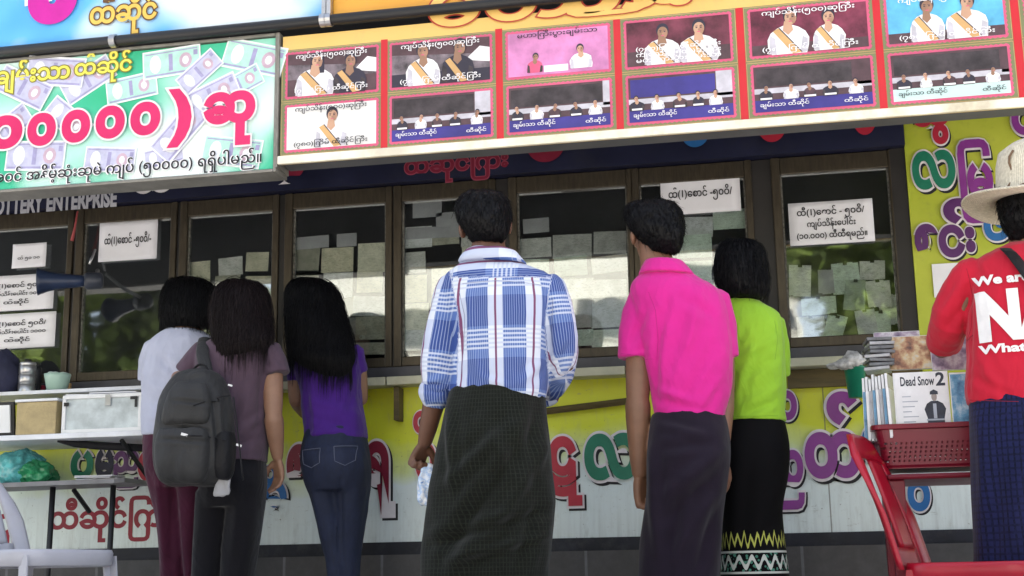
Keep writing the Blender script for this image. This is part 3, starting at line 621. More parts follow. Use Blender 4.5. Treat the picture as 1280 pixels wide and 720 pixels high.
for i in range(7):
    x0, x1 = CX[i]; photo(x0, x1, r1b, r1t, *kinds[i]); photo(x0, x1, r2b, r2t, *kinds2[i])
# steel arms that carry the signs
for x_ in (-4.0, -2.6, -1.2, .2, 1.6):
    mb = MB(); mb.box(x_ - .02, x_ + .02, YS + .101, -.062, zT - .02, zT + .02); mb.build('sign_arm', frameD, shop)


# ------------------------------------------------------------------ tree standing behind the camera side of the street (seen in the glass)
def leafmat(name, c):
    m, t, b = nodes(name); o = OBJ(t); n = NOISE(t, o, 2.5, 4, .6)
    t.links.new(RAMP(t, n, [(.3, tuple(x * .5 for x in c)), (.7, tuple(x * 1.6 for x in c))]), b.inputs['Base Color']); b.inputs['Roughness'].default_value = .5
    b.inputs['Transmission Weight'].default_value = .0; return m
barkM = mat('bark', (.10, .075, .05), .9, .3, 12, bump=.5, stretch=(1, 1, .3))
def tree(x, y, h, R, n, label, seed, leaf=1.0):
    rg = random.Random(seed); t_ = thing('roadside_tree', (x, y, 0), label, 'tree', None)
    mb = MB(); mb.tube([(x, y, -.05), (x + .1, y, h * .25), (x - .1, y + .1, h * .5), (x, y, h * .75)], [.2, .16, .12, .05], 10, 0, 1)
    cl = []
    for k in range(22):
        a = rg.uniform(0, 6.28); rr = R * math.sqrt(rg.random()) * .75; c = Vector((x + rr * math.cos(a), y + rr * math.sin(a), h * (.28 + .62 * rg.random()))); cl.append((c, R * rg.uniform(.28, .5)))
        if k < 9: mb.tube([(x, y, h * .45), (Vector((x, y, h * .45)) + c) / 2 + Vector((0, 0, .2)), c], [.07, .04, .015], 6, 0, 1)
    mb.build('trunk', barkM, t_, smooth=True)
    mb = MB()
    for k in range(n):
        c, r = rg.choice(cl); d = Vector((rg.gauss(0, 1), rg.gauss(0, 1), rg.gauss(0, 1))).normalized() * r * rg.random() ** .4; p = c + d
        q = Vector((rg.gauss(0, 1), rg.gauss(0, 1), rg.gauss(0, 1))).normalized(); s = q.cross(Vector((0, 0, 1))).normalized(); L = rg.uniform(.10, .2) * leaf; W_ = L * .36
        mb.poly([p, p + q * L * .5 + s * W_, p + q * L, p + q * L * .5 - s * W_])
    mb.build('crown', leafmat('leaf_green_%d' % seed if False else 'leaf_green', (.11, .15, .03)), t_)
tree(-10.6, -12.5, 7.4, 3.3, 30000, 'leafy roadside tree across the street, mirrored in the dark left windows', 1, 1.7)
tree(2.1, -12.0, 6.6, 1.9, 40000, 'round tree added across the street to darken the reflection in the rightmost window', 4, 1.7)  # unseen tree added so the rightmost window reflects something dark
tree(-15, -15, 8, 3.6, 5000, 'broad roadside tree farther left across the street', 2)

# cream building across the street
bY = -20.0; t_ = thing('apartment_building', (-4, bY - 4, 0), 'sunlit cream building across the street, mirrored in the middle windows', 'building')
mb = MB(); mb.box(-9.6, .5, bY - 8, bY, 0, 10.5); mb.build('wall', mat('cream_plaster', (.50, .485, .42), .8, .18, 1.2, dirt=(.5, .47, .40)), t_)
mb = MB(); mb.box(-9.9, .8, bY - 8.3, bY + .3, 10.501, 10.8); mb.build('roof', mat('roof_sheet', (.2, .2, .2)), t_)
for fx in (-8.6, -6.9, -5.0, -3.2, -2.1, -1.35, -.6, .1):
    for fz in (1.2, 4.75, 5.7, 8.6):
        if fx < -2 and fz in (5.7,): continue
        if fx < -2 and fz == 4.75 and fx not in (-6.9, -3.2): continue
        ww, hh = (.32, .42) if fx > -2 else (.5, .8)
        mb = MB(); mb.box(fx - ww, fx + ww, bY + .002, bY + .05, fz - .03, fz); mb.box(fx - ww, fx + ww, bY + .002, bY + .05, fz + hh, fz + hh + .05); wf = mb.build('window', mat('window_trim', (.6, .58, .5), .7), t_)
        mb = MB(); mb.box(fx - ww, fx + ww, bY + .003, bY + .02, fz + .001, fz + hh - .001); mb.build('pane', mat('dark_window', (.03, .035, .04), .2), wf)

# ------------------------------------------------------------------ horn loudspeaker
hornM = mat('navy_horn', (.018, .03, .07), .35, .2, 10)
p0 = at(47, 352, -.32); p1 = at(120, 351, -.22); ax = (p0 - p1).normalized()
t_ = thing('horn_loudspeaker', p1, 'dark navy horn loudspeaker hanging in front of the window posts at the left', 'loudspeaker')
L = (p0 - p1).length; mb = MB()
mb.lathe(p1, [(.001, L * .15), (.024, L * .15), (.028, L * .35), (.034, L * .6), (.042, L * .8), (.052, L * .93), (.060, L), (.053, L + .002), (.045, L * .93), (.03, L * .78), (.014, L * .5), (.001, L * .45)], 28, 0, ax)
mb.build('horn', hornM, t_, smooth=True)
mb = MB(); mb.lathe(p1, [(.001, -.03), (.026, -.03), (.036, -.02), (.038, L * .15), (.030, L * .2), (.001, L * .2)], 22, 0, ax); mb.build('driver', mat('horn_driver', (.03, .035, .05), .4, .2), t_, smooth=True)
mb = MB(); q = at(122, 338, -.03); mb.tube([p1 + Vector((0, .03, .01)), (p1 + q) / 2 + Vector((0, 0, -.01)), q], .009, 8); mb.tube([at(112, 330, -.06), at(119, 312, -.02)], .006, 6); mb.build('bracket', steel, t_, smooth=True)
t_ = tag(None or (lambda mb: (mb.tube([at(97, 264, -.09), at(94, 283, -.09), at(90, 301, -.09)], [.004, .005, .008], 8), mb.build('cord', mat('red_cord', (.32, .06, .06), .7, .2), None, True))[1])(MB()), 'thin red cord hanging from the navy fascia above the horn loudspeaker', 'cord')

# ------------------------------------------------------------------ left stall: display counter and what stands on it
YC = -.42; stallM = mat('stall_white', (.72, .74, .78), .45, .12, 6, dirt=(.3, .29, .27))
zS = at(90, 541, YC).z; xA, xB = at(-160, 541, YC).x, at(181, 541, YC).x
t_ = thing('display_shelf', ((xA + xB) / 2, YC, 0), 'white display shelf fixed along the wall at the left', 'shelf')
mb = MB(); mb.box(xA, xB, YC, -.013, zS - .022, zS); mb.build('shelf_board', stallM, t_, bevel=.003)
mb = MB(); mb.box(xA, xA + .04, YC + .03, YC + .07, 0, zS - .023); mb.build('leg', stallM, t_, bevel=.002)
mb = MB(); mb.tube([(xB - .14, -.02, zS - .2), (xB - .14, YC + .08, zS - .03)], .01, 6); mb.build('bracket', black, t_)
zU = at(60, 489, -.22).z
mb = MB(); mb.box(xA, xB - .02, -.26, -.012, zU - .016, zU); mb.build('back_ledge', stallM, t_, bevel=.002)
mb = MB(); mb.box(xB - .05, xB - .021, -.25, -.015, zS + .001, zU - .017); mb.build('support_panel', stallM, t_)
def case(px0, py0, px1, py1, dep, m_):
    a = at(px0, py1, YC + .02); c = at(px1, py0, YC + .02); return a.x, c.x, zS, c.z, YC + .02
x0, x1, z0, z1, y = case(76, 490, 178, 540, .2, None)
t_ = thing('display_case', ((x0 + x1) / 2, y, zS), 'white display case with a clear front panel and dark clasp standing on the shelf', 'display case')
mb = MB(); mb.box(x0, x1, y + .02, -.27, z0 + .001, z1); mb.build('case', stallM, t_, bevel=.004)
wd = .016; mb = MB(); mb.box(x0, x1, y, y + .019, z0 + .001, z0 + wd); mb.box(x0, x1, y, y + .019, z1 - wd, z1); mb.box(x0, x0 + wd, y, y + .019, z0 + wd, z1 - wd); mb.box(x1 - wd, x1, y, y + .019, z0 + wd, z1 - wd); mb.build('front_frame', white, t_, bevel=.002)
mb = MB(); mb.box(x0 + wd, x1 - wd, y + .008, y + .012, z0 + wd, z1 - wd); pn = mb.build('front_panel', mat('frosted_panel', (.52, .57, .58), .2, .25, 14), t_)
mb = MB(); xm = x0 + (x1 - x0) * .58; mb.box(xm - .012, xm + .012, y - .006, y - .0005, z1 - .05, z1 - .004); mb.build('clasp', steel, t_, bevel=.001)
mb = MB(); mb.box(x1 - .05, x1 - .02, y - .005, y - .0005, z1 - .028, z1 - .016); mb.box(x1 - .03, x1 - .02, y - .0045, y - .0008, z1 - .06, z1 - .0285); mb.build('handle', black, t_)
mb = MB(); mb.box(x0 + .01, x0 + .03, y - .005, y - .0005, z1 - .045, z1 - .03); mb.build('hinge', black, t_)
mb = MB(); a = at(100, 490, YC + .15); 
for k, (u, ro) in enumerate(((.3, .05), (.6, -.08))): mb.rbox((x0 + (x1 - x0) * u, y + .1, z1 + .004 + .005 * k), .11, .07, .002, (0, .02, ro))
tag(mb.build('loose_papers', paper), 'loose white papers lying on top of the white display case', 'papers')
x0, x1, z0, z1, y = case(19, 501, 71, 541, .2, None)
t_ = thing('plywood_box', ((x0 + x1) / 2, y, zS), 'small tan plywood box with dark knots between white cases on the shelf', 'box')
mb = MB(); mb.box(x0, x1, y, -.28, z0 + .001, z1); mb.build('box_body', mat('plywood', (.42, .33, .17), .6, .25, 18, dirt=(.06, .04, .02)), t_, bevel=.003)
mb = MB(); mb.box(x0 - .006, x1 + .006, y - .006, -.275, z1 + .001, z1 + .012); mb.build('lid', stallM, t_, bevel=.002)
x0, x1, z0, z1, y = case(-60, 502, 15, 540, .2, None)
t_ = thing('framed_tray', ((x0 + x1) / 2, y, zS), 'white framed tray with a dark rim leaning at the far left of the shelf', 'tray')
mb = MB(); mb.rbox(((x0 + x1) / 2, y + .03, (z0 + z1) / 2 + .003), (x1 - x0) / 2, .008, (z1 - z0) / 2, (.15, 0, 0)); mb.build('tray_rim', black, t_, bevel=.003)
mb = MB(); mb.rbox(((x0 + x1) / 2, y + .021, (z0 + z1) / 2 + .003), (x1 - x0) / 2 - .014, .008, (z1 - z0) / 2 - .014, (.15, 0, 0)); mb.build('tray_face', white, t_)
# flask, tub, bag
c = at(33, 489, -.18); c.z = zU + .001; h = at(33, 452, -.18).z - c.z; r = (at(43, 470, -.18).x - at(24, 470, -.18).x) / 2
t_ = thing('steel_flask', c, 'shiny steel flask with banded sides standing on the left ledge', 'flask'); mb = MB()
prof = [(.001, 0), (r, .0)]
for k in range(3): prof += [(r, h * (.02 + .29 * k)), (r * 1.0, h * (.27 + .29 * k)), (r * .93, h * (.28 + .29 * k)), (r * .93, h * (.30 + .29 * k))]
prof += [(r, h * .91), (r * .9, h * .97), (.001, h * .98)]
mb.lathe(c, prof, 24); mb.build('body', mat('brushed_steel', (.50, .50, .50), .32, .1, 30, metal=.85), t_, smooth=True)
mb = MB(); mb.lathe(c + Vector((0, 0, h * .98)), [(.001, 0), (r * .4, 0), (r * .4, .012), (.001, .012)], 16); mb.build('cap', black, t_, smooth=True)
c = at(44, 489, -.14); c.z = zU + .001
t_ = thing('handled_mug', c, 'dark tall mug with a loop lid just right of the steel flask', 'mug'); mb = MB(); hh = at(44, 455, -.14).z - c.z
mb.lathe(c, [(.001, 0), (.022, 0), (.024, hh * .8), (.02, hh * .9), (.001, hh * .92)], 18); mb.build('body', black, t_, smooth=True)
mb = MB(); mb.tube([c + Vector((.014 * math.cos(a), 0, hh * .92 + .016 * math.sin(a))) for a in [math.pi * i / 8 for i in range(9)]], .003, 6); mb.build('loop', black, t_, smooth=True)
c = at(71, 489, -.18); c.z = zU + .001; h = at(71, 468, -.18).z - c.z; r = (at(86, 470, -.18).x - at(56, 470, -.18).x) / 2
t_ = thing('plastic_tub', c, 'pale green plastic tub with scalloped rim on the left ledge', 'tub'); mb = MB()
mb.loft([[c + Vector((rr * (1 + sc * math.cos(8 * a)) * math.cos(a), rr * (1 + sc * math.cos(8 * a)) * math.sin(a), hz)) for a in [2 * math.pi * i / 48 for i in range(48)]] for rr, sc, hz in ((r * .72, 0, 0), (r * .95, .0, h * .8), (r, .03, h), (r * .93, .03, h * .99), (r * .7, 0, .006))])
mb.build('tub', mat('pale_green_plastic', (.35, .50, .42), .35, .1), t_, smooth=True)
mb = MB()
for k in range(9): mb.ell(c + Vector((rnd.uniform(-.5, .5) * r, rnd.uniform(-.5, .5) * r, h * rnd.uniform(.9, 1.05))), (r * .3, r * .3, r * .22), n=10)
mb.build('wrapped_sweets', mat('pale_sweets', (.5, .6, .55), .5, .2), t_, smooth=True)
for (px, py, wd, hh, mm, lab) in [(52, 489, .012, .05, redP, 'thin red packet standing behind the pale green tub'), (84, 489, .014, .055, gold, 'thin orange packet at the right end behind the pale green tub')]:
    q = at(px, py, -.06); mb = MB(); mb.rbox((q.x, -.06, zU + hh / 2 + .001), wd, .008, hh / 2, (0, .08, 0)); tag(mb.build('snack_packet', mm, bevel=.002), lab, 'packet')
def pillow(mb, c, rx, ry, rz, seed, amp=.18, n=28):
    vs0 = len(mb.v); mb.ell(c, (rx, ry, rz), n=n)
    for i in range(vs0, len(mb.v)):
        p = Vector(mb.v[i]); d = p - Vector(c); k = 1 + amp * noise.noise(d * (1.3 / max(rx, rz)) + Vector((seed, 0, 0))) + amp * .55 * (1 - 2 * abs(noise.noise(d * (2.6 / max(rx, rz)) + Vector((0, seed, 0))))) + amp * .2 * (1 - 2 * abs(noise.noise(d * (7 / max(rx, rz)) + Vector((0, 0, seed)))))
        d.z = max(d.z, -rz * .8); mb.v[i] = tuple(Vector(c) + d * k)
c = at(2, 462, -.17); hz = (at(2, 432, -.17).z - at(2, 492, -.17).z) / 2; c.z = zU + hz * .82
t_ = thing('shoulder_bag', (c.x, c.y, zU), 'dark blue cloth bag slumped at the left end of the ledge', 'bag'); mb = MB(); pillow(mb, c, .09, .07, hz, 3); mb.build('body', mat('dark_blue_cloth', (.02, .022, .05), .8, .3, 12, bump=.3), t_, smooth=True)
# lower tray with papers
zt_ = at(100, 607, -.33).z; a = at(-40, 610, -.36); c = at(160, 597, -.30)
t_ = thing('folding_table', (a.x, -.3, 0), 'small grey folding table with papers below the display shelf', 'table')
mb = MB(); mb.loft([[(a.x, -.36, zt_), (c.x - .03, -.36, zt_ + .004), (c.x, -.33, zt_ + .008), (c.x, -.05, zt_ + .01), (a.x, -.05, zt_ + .005)], [(a.x, -.36, zt_ + .018), (c.x - .03, -.36, zt_ + .022), (c.x, -.33, zt_ + .026), (c.x, -.05, zt_ + .028), (a.x, -.05, zt_ + .023)]]); mb.build('table_top', mat('grey_board', (.20, .20, .21), .55, .25, 9), t_)
for dx in (.35, .62):
    mb = MB(); mb.tube([(a.x + dx, -.3, zt_), (a.x + dx - .02, -.28, 0)], .012, 8); mb.build('leg', black, t_, smooth=True)
mb = MB(); mb.tube([at(92, 612, -.2), at(112, 640, -.1)], .010, 6); mb.build('brace', black, t_)
xs_ = at(112, 600, -.3).x
mb = MB()
for k in range(6): mb.rbox((xs_ + rnd.uniform(-.02, .02), -.22 + rnd.uniform(-.02, .02), zt_ + .03 + .003 * k), .085, .06, .0012, (rnd.uniform(0, .03), rnd.uniform(-.03, .03), rnd.uniform(-.25, .25)))
tag(mb.build('paper_stack', paper), 'loose stack of white papers on the small grey folding table', 'papers')
for (px, py, rx, rz, mm, sd, lab) in [(20, 583, .10, .07, mat('teal_bag_film', (.10, .42, .44), .25, .5, 22, spec=.7), 5, 'crumpled teal plastic bag on the grey folding table'), (42, 592, .065, .05, mat('green_bag_film', (.03, .28, .12), .25, .4, 22, spec=.7), 9, 'smaller green plastic bag beside the crumpled teal bag')]:
    q = at(px, py, -.2); t_ = thing('plastic_bag', (q.x, -.2, zt_ + .025), lab, 'bag'); mb = MB(); pillow(mb, (q.x, -.2 + .02 * sd / 5, zt_ + .026 + rz * .85), rx, .09, rz, sd, .30, 72); mb.build('film', mm, t_, smooth=True)
mb = MB(); mb.tube([at(72, 551, -.36), at(100, 556, -.3), at(178, 560, -.25)], [.006, .017, .016], 10, 0, 1); mb.tube([at(178, 560, -.25), at(186, 561, -.245)], .008, 8)
tag(mb.build('folded_umbrella', mat('black_cloth', (.012, .012, .016), .8, .3), None, True), 'folded black umbrella hooked under the white display shelf', 'umbrella')

# ------------------------------------------------------------------ plastic chairs
def plastic_chair(name, label, group, m_, loc, yaw, seat_z, back_h, slots):
    t_ = thing(name, loc, label, 'chair', group); o3 = Vector(loc); R = Matrix.Rotation(yaw, 3, 'Z')
    def T(x, y, z): return o3 + R @ Vector((x, y, z))
    # seat: dished shell with rolled rim and apron
    mb = MB(); n = 14; sw, sdp = .22, .21; top = []
    def outline(k, zz):
        pts = []
        for i in range(40):
            a = 2 * math.pi * i / 40; ca, sa = math.cos(a), math.sin(a); e = .42
            x = sw * k * math.copysign(abs(ca) ** e, ca); y = sdp * k * math.copysign(abs(sa) ** e, sa)
            if y > 0: x *= .88
            pts.append(T(x, y, zz))
        return pts
    mb.loft([outline(.97, seat_z - .055), outline(1.0, seat_z - .05), outline(1.01, seat_z - .012), outline(.99, seat_z), outline(.9, seat_z - .003), outline(.5, seat_z - .012), outline(.05, seat_z - .014)], cap=False); st = mb.build('seat', m_, t_, smooth=True)
    so = st.modifiers.new('thickness', 'SOLIDIFY'); so.thickness = .004
    # legs: L section taper
    for sx, sy in ((-1, -1), (1, -1), (-1, 1), (1, 1)):
        mb = MB(); rings = []
        for f, zz in ((0, seat_z - .02), (.5, seat_z * .5), (1, 0)):
            cx = sx * (sw * (.86 if sy > 0 else .97) - .03 + .035 * f); cy = sy * (sdp - .03 + (.05 if sy > 0 else .03) * f); w_ = .034 - .010 * f; th = .006
            sec = [(-w_, -w_), (0, -w_), (0, 0), (-th, 0), (-th, -w_ + th), (-w_, -w_ + th)]
            rings.append([T(cx - sx * .0 + (-p if sx < 0 else p) + sx * w_ * .4, cy + (-q if sy < 0 else q) + sy * w_ * .4, zz) for p, q in sec])
        mb.loft(rings); mb.build('leg', m_, t_)
    # backrest : frame posts, top rail and slats following a curved, leaning plane
    def B(u, v, off=0):
        """u -1..1 across, v 0..1 up"""
        x = u * (.195 - .012 * v - .03 * max(0, v - .75) ** 1 * 2); lean = .02 + .10 * v + .03 * v * v; bow = .045 * (1 - u * u)
        arch = -.085 * (abs(u) ** 4) * max(0, v - .4) * 1.6
        return T(x, sdp - .03 + lean + bow * .9 + off, seat_z - .02 + v * back_h + arch)
    def strip(us0, us1, v0, v1, th=.012, nv=14, nu=6):
        mb2 = MB(); vs = []; fs = []
        for side_ in (0, 1):
            for j in range(nv + 1):
                for i in range(nu + 1):
                    v = v0 + (v1 - v0) * j / nv; a = us0(v) if callable(us0) else us0; b_ = us1(v) if callable(us1) else us1
                    u = a + (b_ - a) * i / nu; e = .004 * (1 - abs(2 * i / nu - 1) ** 2); vs.append(B(u, v, (-th / 2 - e) if side_ == 0 else (th / 2 + e)))
        K = (nv + 1) * (nu + 1)
        for j in range(nv):
            for i in range(nu):
                k = j * (nu + 1) + i; fs.append((k, k + 1, k + nu + 2, k + nu + 1)); fs.append((K + k, K + k + nu + 1, K + k + nu + 2, K + k + 1))
        for j in range(nv):
            for i in (0, nu): k = j * (nu + 1) + i; f = (k, k + nu + 1, K + k + nu + 1, K + k); fs.append(f if i == 0 else f[::-1])
        for i in range(nu):
            for j in (0, nv): k = j * (nu + 1) + i; f = (k, K + k, K + k + 1, k + 1); fs.append(f if j == 0 else f[::-1])
        mb.add(vs, fs)
    mb = MB(); strip(-1, lambda v: -.74 + .06 * v, 0, .93); mb.build('back_post', m_, t_, smooth=True)
    mb = MB(); strip(lambda v: .74 - .06 * v, 1, 0, .93); mb.build('back_post', m_, t_, smooth=True)
    mb = MB(); strip(-.985, .985, .82, 1.0, .014, 4, 24); mb.build('top_rail', m_, t_, smooth=True)
    mb = MB(); strip(-.72, .72, 0, .16, .012, 4, 12); mb.build('lower_rail', m_, t_, smooth=True)
    for k in range(slots):
        c = -.46 + .92 * k / (slots - 1) if slots > 1 else 0; wd = .32 / slots + .06
        mb = MB(); strip(c - wd, c + wd, .155, .83, .010); mb.build('slat', m_, t_, smooth=True)
    return t_
redC = mat('red_plastic', (.36, .005, .022), .32, .12, 5, spec=.5); whtC = mat('white_plastic', (.40, .40, .45), .35, .1, 5, spec=.5, dirt=(.35, .34, .33))
p = at(1232, 700, -1.15)
plastic_chair('plastic_chair', 'red plastic chair with a slatted back in front of the red basket', None, redC, (p.x, -1.12, 0), rad(72), p.z - .005, at(1075, 534, -1.2).z - p.z + .02, 2)
p = at(40, 688, -1.35)
plastic_chair('plastic_chair', 'white plastic chair seen at the bottom left corner', None, whtC, (at(38, 690, -1.3).x, -1.3, 0), rad(74), p.z, .33, 3)

# ------------------------------------------------------------------ red table, basket and discs
YT = -.92
zBt = at(1150, 583, YT).z; zBr = at(1150, 529, YT).z; x0 = at(1092, 530, YT).x; x1 = at(1262, 530, YT).x
redB = mat('red_basket', (.16, .004, .018), .38, .15, 6)
tz = zBt - .022
t_ = thing('plastic_table', ((x0 + x1) / 2, YT + .2, 0), 'red plastic table under the red basket', 'table')
mb = MB(); mb.box(x0 + .03, x1 + .1, YT + .0, YT + .42, tz - .018, tz); mb.build('table_top', redB, t_, bevel=.008)
for lx in (x0 + .06, x1 + .07):
    for ly in (YT + .04, YT + .36):
        mb = MB(); mb.loft([[(lx + a * w_, ly + b_ * w_, zz) for a, b_ in ((-1, -1), (1, -1), (1, 1), (-1, 1))] for w_, zz in ((.026, tz - .019), (.018, 0))]); mb.build('leg', redB, t_, bevel=.004)
mb = MB(); mb.tube([(x0 + .02, YT - .02, tz - .05), (x0 + .16, YT + .1, tz + .0), ], .012, 8)
t_ = thing('shopping_basket', ((x0 + x1) / 2, YT + .15, zBt), 'red perforated plastic basket full of disc cases on the red table', 'basket')
mb = MB(); yB0, yB1 = YT, YT + .30
def rr(x0, x1, y0, y1, z, r=.03):
    out = []
    for cx, cy, a0 in ((x1 - r, y0 + r, -90), (x1 - r, y1 - r, 0), (x0 + r, y1 - r, 90), (x0 + r, y0 + r, 180)):
        for k in range(6): a = rad(a0 + 18 * k); out.append((cx + r * math.cos(a), cy + r * math.sin(a), z))
    return out
# perforated material
m, t, b = nodes('red_basket_lattice'); o = OBJ(t); sp = N(t, 'ShaderNodeSeparateXYZ'); t.links.new(o, sp.inputs[0])
hx = M(t, 'ADD', sp.outputs[0], sp.outputs[1]); per = .016
fx = M(t, 'ABSOLUTE', M(t, 'SUBTRACT', M(t, 'FRACT', M(t, 'DIVIDE', hx, per)), .5)); fz = M(t, 'ABSOLUTE', M(t, 'SUBTRACT', M(t, 'FRACT', M(t, 'DIVIDE', sp.outputs[2], .014)), .5))
hole = M(t, 'MULTIPLY', M(t, 'LESS_THAN', fx, .27), M(t, 'LESS_THAN', fz, .27)); band = M(t, 'MULTIPLY', M(t, 'GREATER_THAN', sp.outputs[2], .018), M(t, 'LESS_THAN', sp.outputs[2], (zBr - zBt) * .62))
b.inputs['Base Color'].default_value = (.17, .004, .02, 1); b.inputs['Roughness'].default_value = .38
t.links.new(M(t, 'SUBTRACT', 1.0, M(t, 'MULTIPLY', hole, band)), b.inputs['Alpha'])
mb.loft([rr(x0 + .03, x1 - .03, yB0 + .03, yB1 - .03, zBt), rr(x0 + .024, x1 - .024, yB0 + .024, yB1 - .024, zBt + .008), rr(x0 + .004, x1 - .004, yB0 + .004, yB1 - .004, zBr - .018)], cap=False)
mb.poly(rr(x0 + .03, x1 - .03, yB0 + .03, yB1 - .03, zBt)); bk = mb.build('basket_wall', m, t_)
so = bk.modifiers.new('thickness', 'SOLIDIFY'); so.thickness = .003
mb = MB(); mb.loft([rr(x0 + .005, x1 - .005, yB0 + .005, yB1 - .005, zBr - .018), rr(x0 - .008, x1 + .008, yB0 - .008, yB1 + .008, zBr - .016), rr(x0 - .008, x1 + .008, yB0 - .008, yB1 + .008, zBr), rr(x0 + .003, x1 - .003, yB0 + .003, yB1 - .003, zBr), rr(x0 + .005, x1 - .005, yB0 + .005, yB1 - .005, zBr - .018)], cap=False); mb.build('rim', redB, t_, bevel=.002)
# disc cases standing in the basket
sleeve = mat('clear_sleeve', (.66, .68, .72), .2, .15, 30, spec=.6); discs = [mat('case_white', (.72, .73, .76), .3, .08, 20), mat('case_blue', (.10, .25, .42), .3, .4, 20), mat('case_grey', (.35, .36, .40), .3, .3, 20)]
zc_ = zBr - .05; hC = at(1140, 464, YT).z - zc_
dvx0, dvx1 = at(1118, 500, YT + .03).x, at(1187, 500, YT + .03).x
t_ = thing('disc_case', ((dvx0 + dvx1) / 2, YT + .03, zc_), 'front white disc case titled Dead Snow 2 with a dark figure on its cover', 'disc case', 'disc cases in the red basket')
mb = MB(); mb.box(dvx0, dvx1, YT + .025, YT + .037, zc_, zc_ + hC); mb.build('case', discs[0], t_, bevel=.0015)
yf = YT + .0245; mb = MB(); Wd = dvx1 - dvx0; xb = dvx0 + .004
mb.quad(xb, dvx1 - .004, zc_ + .006, zc_ + hC - .006, yf - .0004, 0)
cx = dvx0 + Wd * .72; hb = hC
dk = 1
mb.poly([(cx + a * Wd, yf - .0010, zc_ + b_ * hC) for a, b_ in ((-.17, .04), (.17, .04), (.16, .30), (.20, .44), (.15, .52), (.06, .56), (-.06, .56), (-.14, .52), (-.19, .44), (-.14, .30))], dk)
mb.ellp(cx, zc_ + hC * .62, Wd * .05, hC * .065, yf - .0014, 2); mb.poly([(cx + a * Wd, yf - .0018, zc_ + b_ * hC) for a, b_ in ((-.075, .655), (.075, .655), (.07, .70), (0, .73), (-.07, .70))], dk)
mb.quad(cx - .03 * Wd, cx + .03 * Wd, zc_ + hC * .3, zc_ + hC * .52, yf - .0016, 3); mb.quad(cx - .16 * Wd, cx + .16 * Wd, zc_ + hC * .27, zc_ + hC * .295, yf - .0018, 3)
mb.text('Dead Snow', dvx0 + Wd * .12, zc_ + hC * .80, hC * .19, yf - .001, 1, .022, fit=Wd * .62); mb.text('2', dvx0 + Wd * .77, zc_ + hC * .79, hC * .27, yf - .001, 1, .03)
for k in range(7): mb.quad(dvx0 + Wd * .14, dvx0 + Wd * (.30 + .06 * (k % 3)), zc_ + hC * (.18 + .075 * k), zc_ + hC * (.195 + .075 * k), yf - .001, 3)
mb.build('cover', [discs[0], mat('cover_dark', (.02, .025, .045), .4, .5, 40), mat('cover_face', (.30, .26, .25), .5, .2), mat('cover_grey', (.35, .38, .45), .5, .3)], t_)
xa = dvx1 + .004; xb2 = at(1236, 500, YT + .03).x
t_ = thing('disc_case', (xa, YT + .03, zc_), 'blue disc case with a pale misty cover right of the Dead Snow 2 case', 'disc case', 'disc cases in the red basket')
mb = MB(); mb.box(xa, xb2, YT + .027, YT + .039, zc_, zc_ + hC * .97); mb.build('case', discs[0], t_, bevel=.0015)
m, t, b = nodes('misty_blue_print'); n = NOISE(t, OBJ(t), 26, 5, .6); t.links.new(RAMP(t, n, [(.3, (.03, .10, .22)), (.5, (.12, .30, .48)), (.7, (.55, .65, .72))]), b.inputs['Base Color']); b.inputs['Roughness'].default_value = .3
mb = MB(); mb.quad(xa + .003, xb2 - .003, zc_ + .006, zc_ + hC * .97 - .006, YT + .0264); mb.build('cover', m, t_)
lab = ['%s thin disc spine left of the Dead Snow 2 case' % s_ for s_ in ('leftmost', 'second', 'third', 'fourth', 'fifth', 'sixth', 'seventh', 'rightmost')]
xl = at(1080, 495, YT + .2).x
for k in range(8):
    f = k / 7; t_ = thing('disc_case', (xl + (dvx0 - xl) * f, YT + .1, zc_), lab[k], 'disc case', 'disc cases in the red basket')
    cx = xl + .010 + (dvx0 - xl - .014) * f; mb = MB(); mb.rbox((cx, YT + .16 - .085 * f, zc_ + hC / 2 - .004 + .006 * (k % 2)), .0042, .075, hC / 2 - .004 * (k % 3), (0, .04 * (1 - f) - .02, -.25)); mb.build('case', sleeve, t_, bevel=.001)
    mb = MB(); mb.rbox((cx + .0015, YT + .16 - .085 * f, zc_ + hC / 2 - .02), .0046, .0756, hC * .36, (0, .04 * (1 - f) - .02, -.25)); mb.build('spine_label', discs[(k * 2 + 1) % 3], t_)
# magazines on top at the back
m, t, b = nodes('magazine_print'); n = NOISE(t, OBJ(t), 19, 4, .55); t.links.new(RAMP(t, n, [(.30, (.10, .05, .04)), (.42, (.45, .22, .12)), (.52, (.68, .52, .30)), (.62, (.62, .62, .60)), (.72, (.45, .10, .12))]), b.inputs['Base Color']); b.inputs['Roughness'].default_value = .3; magM = m
m, t, b = nodes('magazine_print_violet'); n = NOISE(t, OBJ(t), 22, 4, .55); t.links.new(RAMP(t, n, [(.30, (.12, .08, .15)), (.45, (.45, .35, .45)), (.55, (.70, .66, .70)), (.7, (.35, .10, .12))]), b.inputs['Base Color']); b.inputs['Roughness'].default_value = .3; magV = m
def mag(px0, py0, px1, py1, Y, mm, label, lean=.25):
    a = at(px0, py1, Y); c = at(px1, py0, Y); t_ = thing('magazine', ((a.x + c.x) / 2, Y, a.z), label, 'magazine'); mb = MB()
    mb.rbox(((a.x + c.x) / 2, Y + .02, (a.z + c.z) / 2), (c.x - a.x) / 2, .004, (c.z - a.z) / 2, (-lean, 0, 0)); mb.build('pages', white, t_, bevel=.001)
    mb = MB(); mb.rbox(((a.x + c.x) / 2, Y + .0155, (a.z + c.z) / 2), (c.x - a.x) / 2 - .0015, .0006, (c.z - a.z) / 2 - .0015, (-lean, 0, 0)); mb.build('cover', mm, t_)
mag(1095, 411, 1150, 450, YT + .26, magV, 'violet edged magazine at the back of the basket pile')
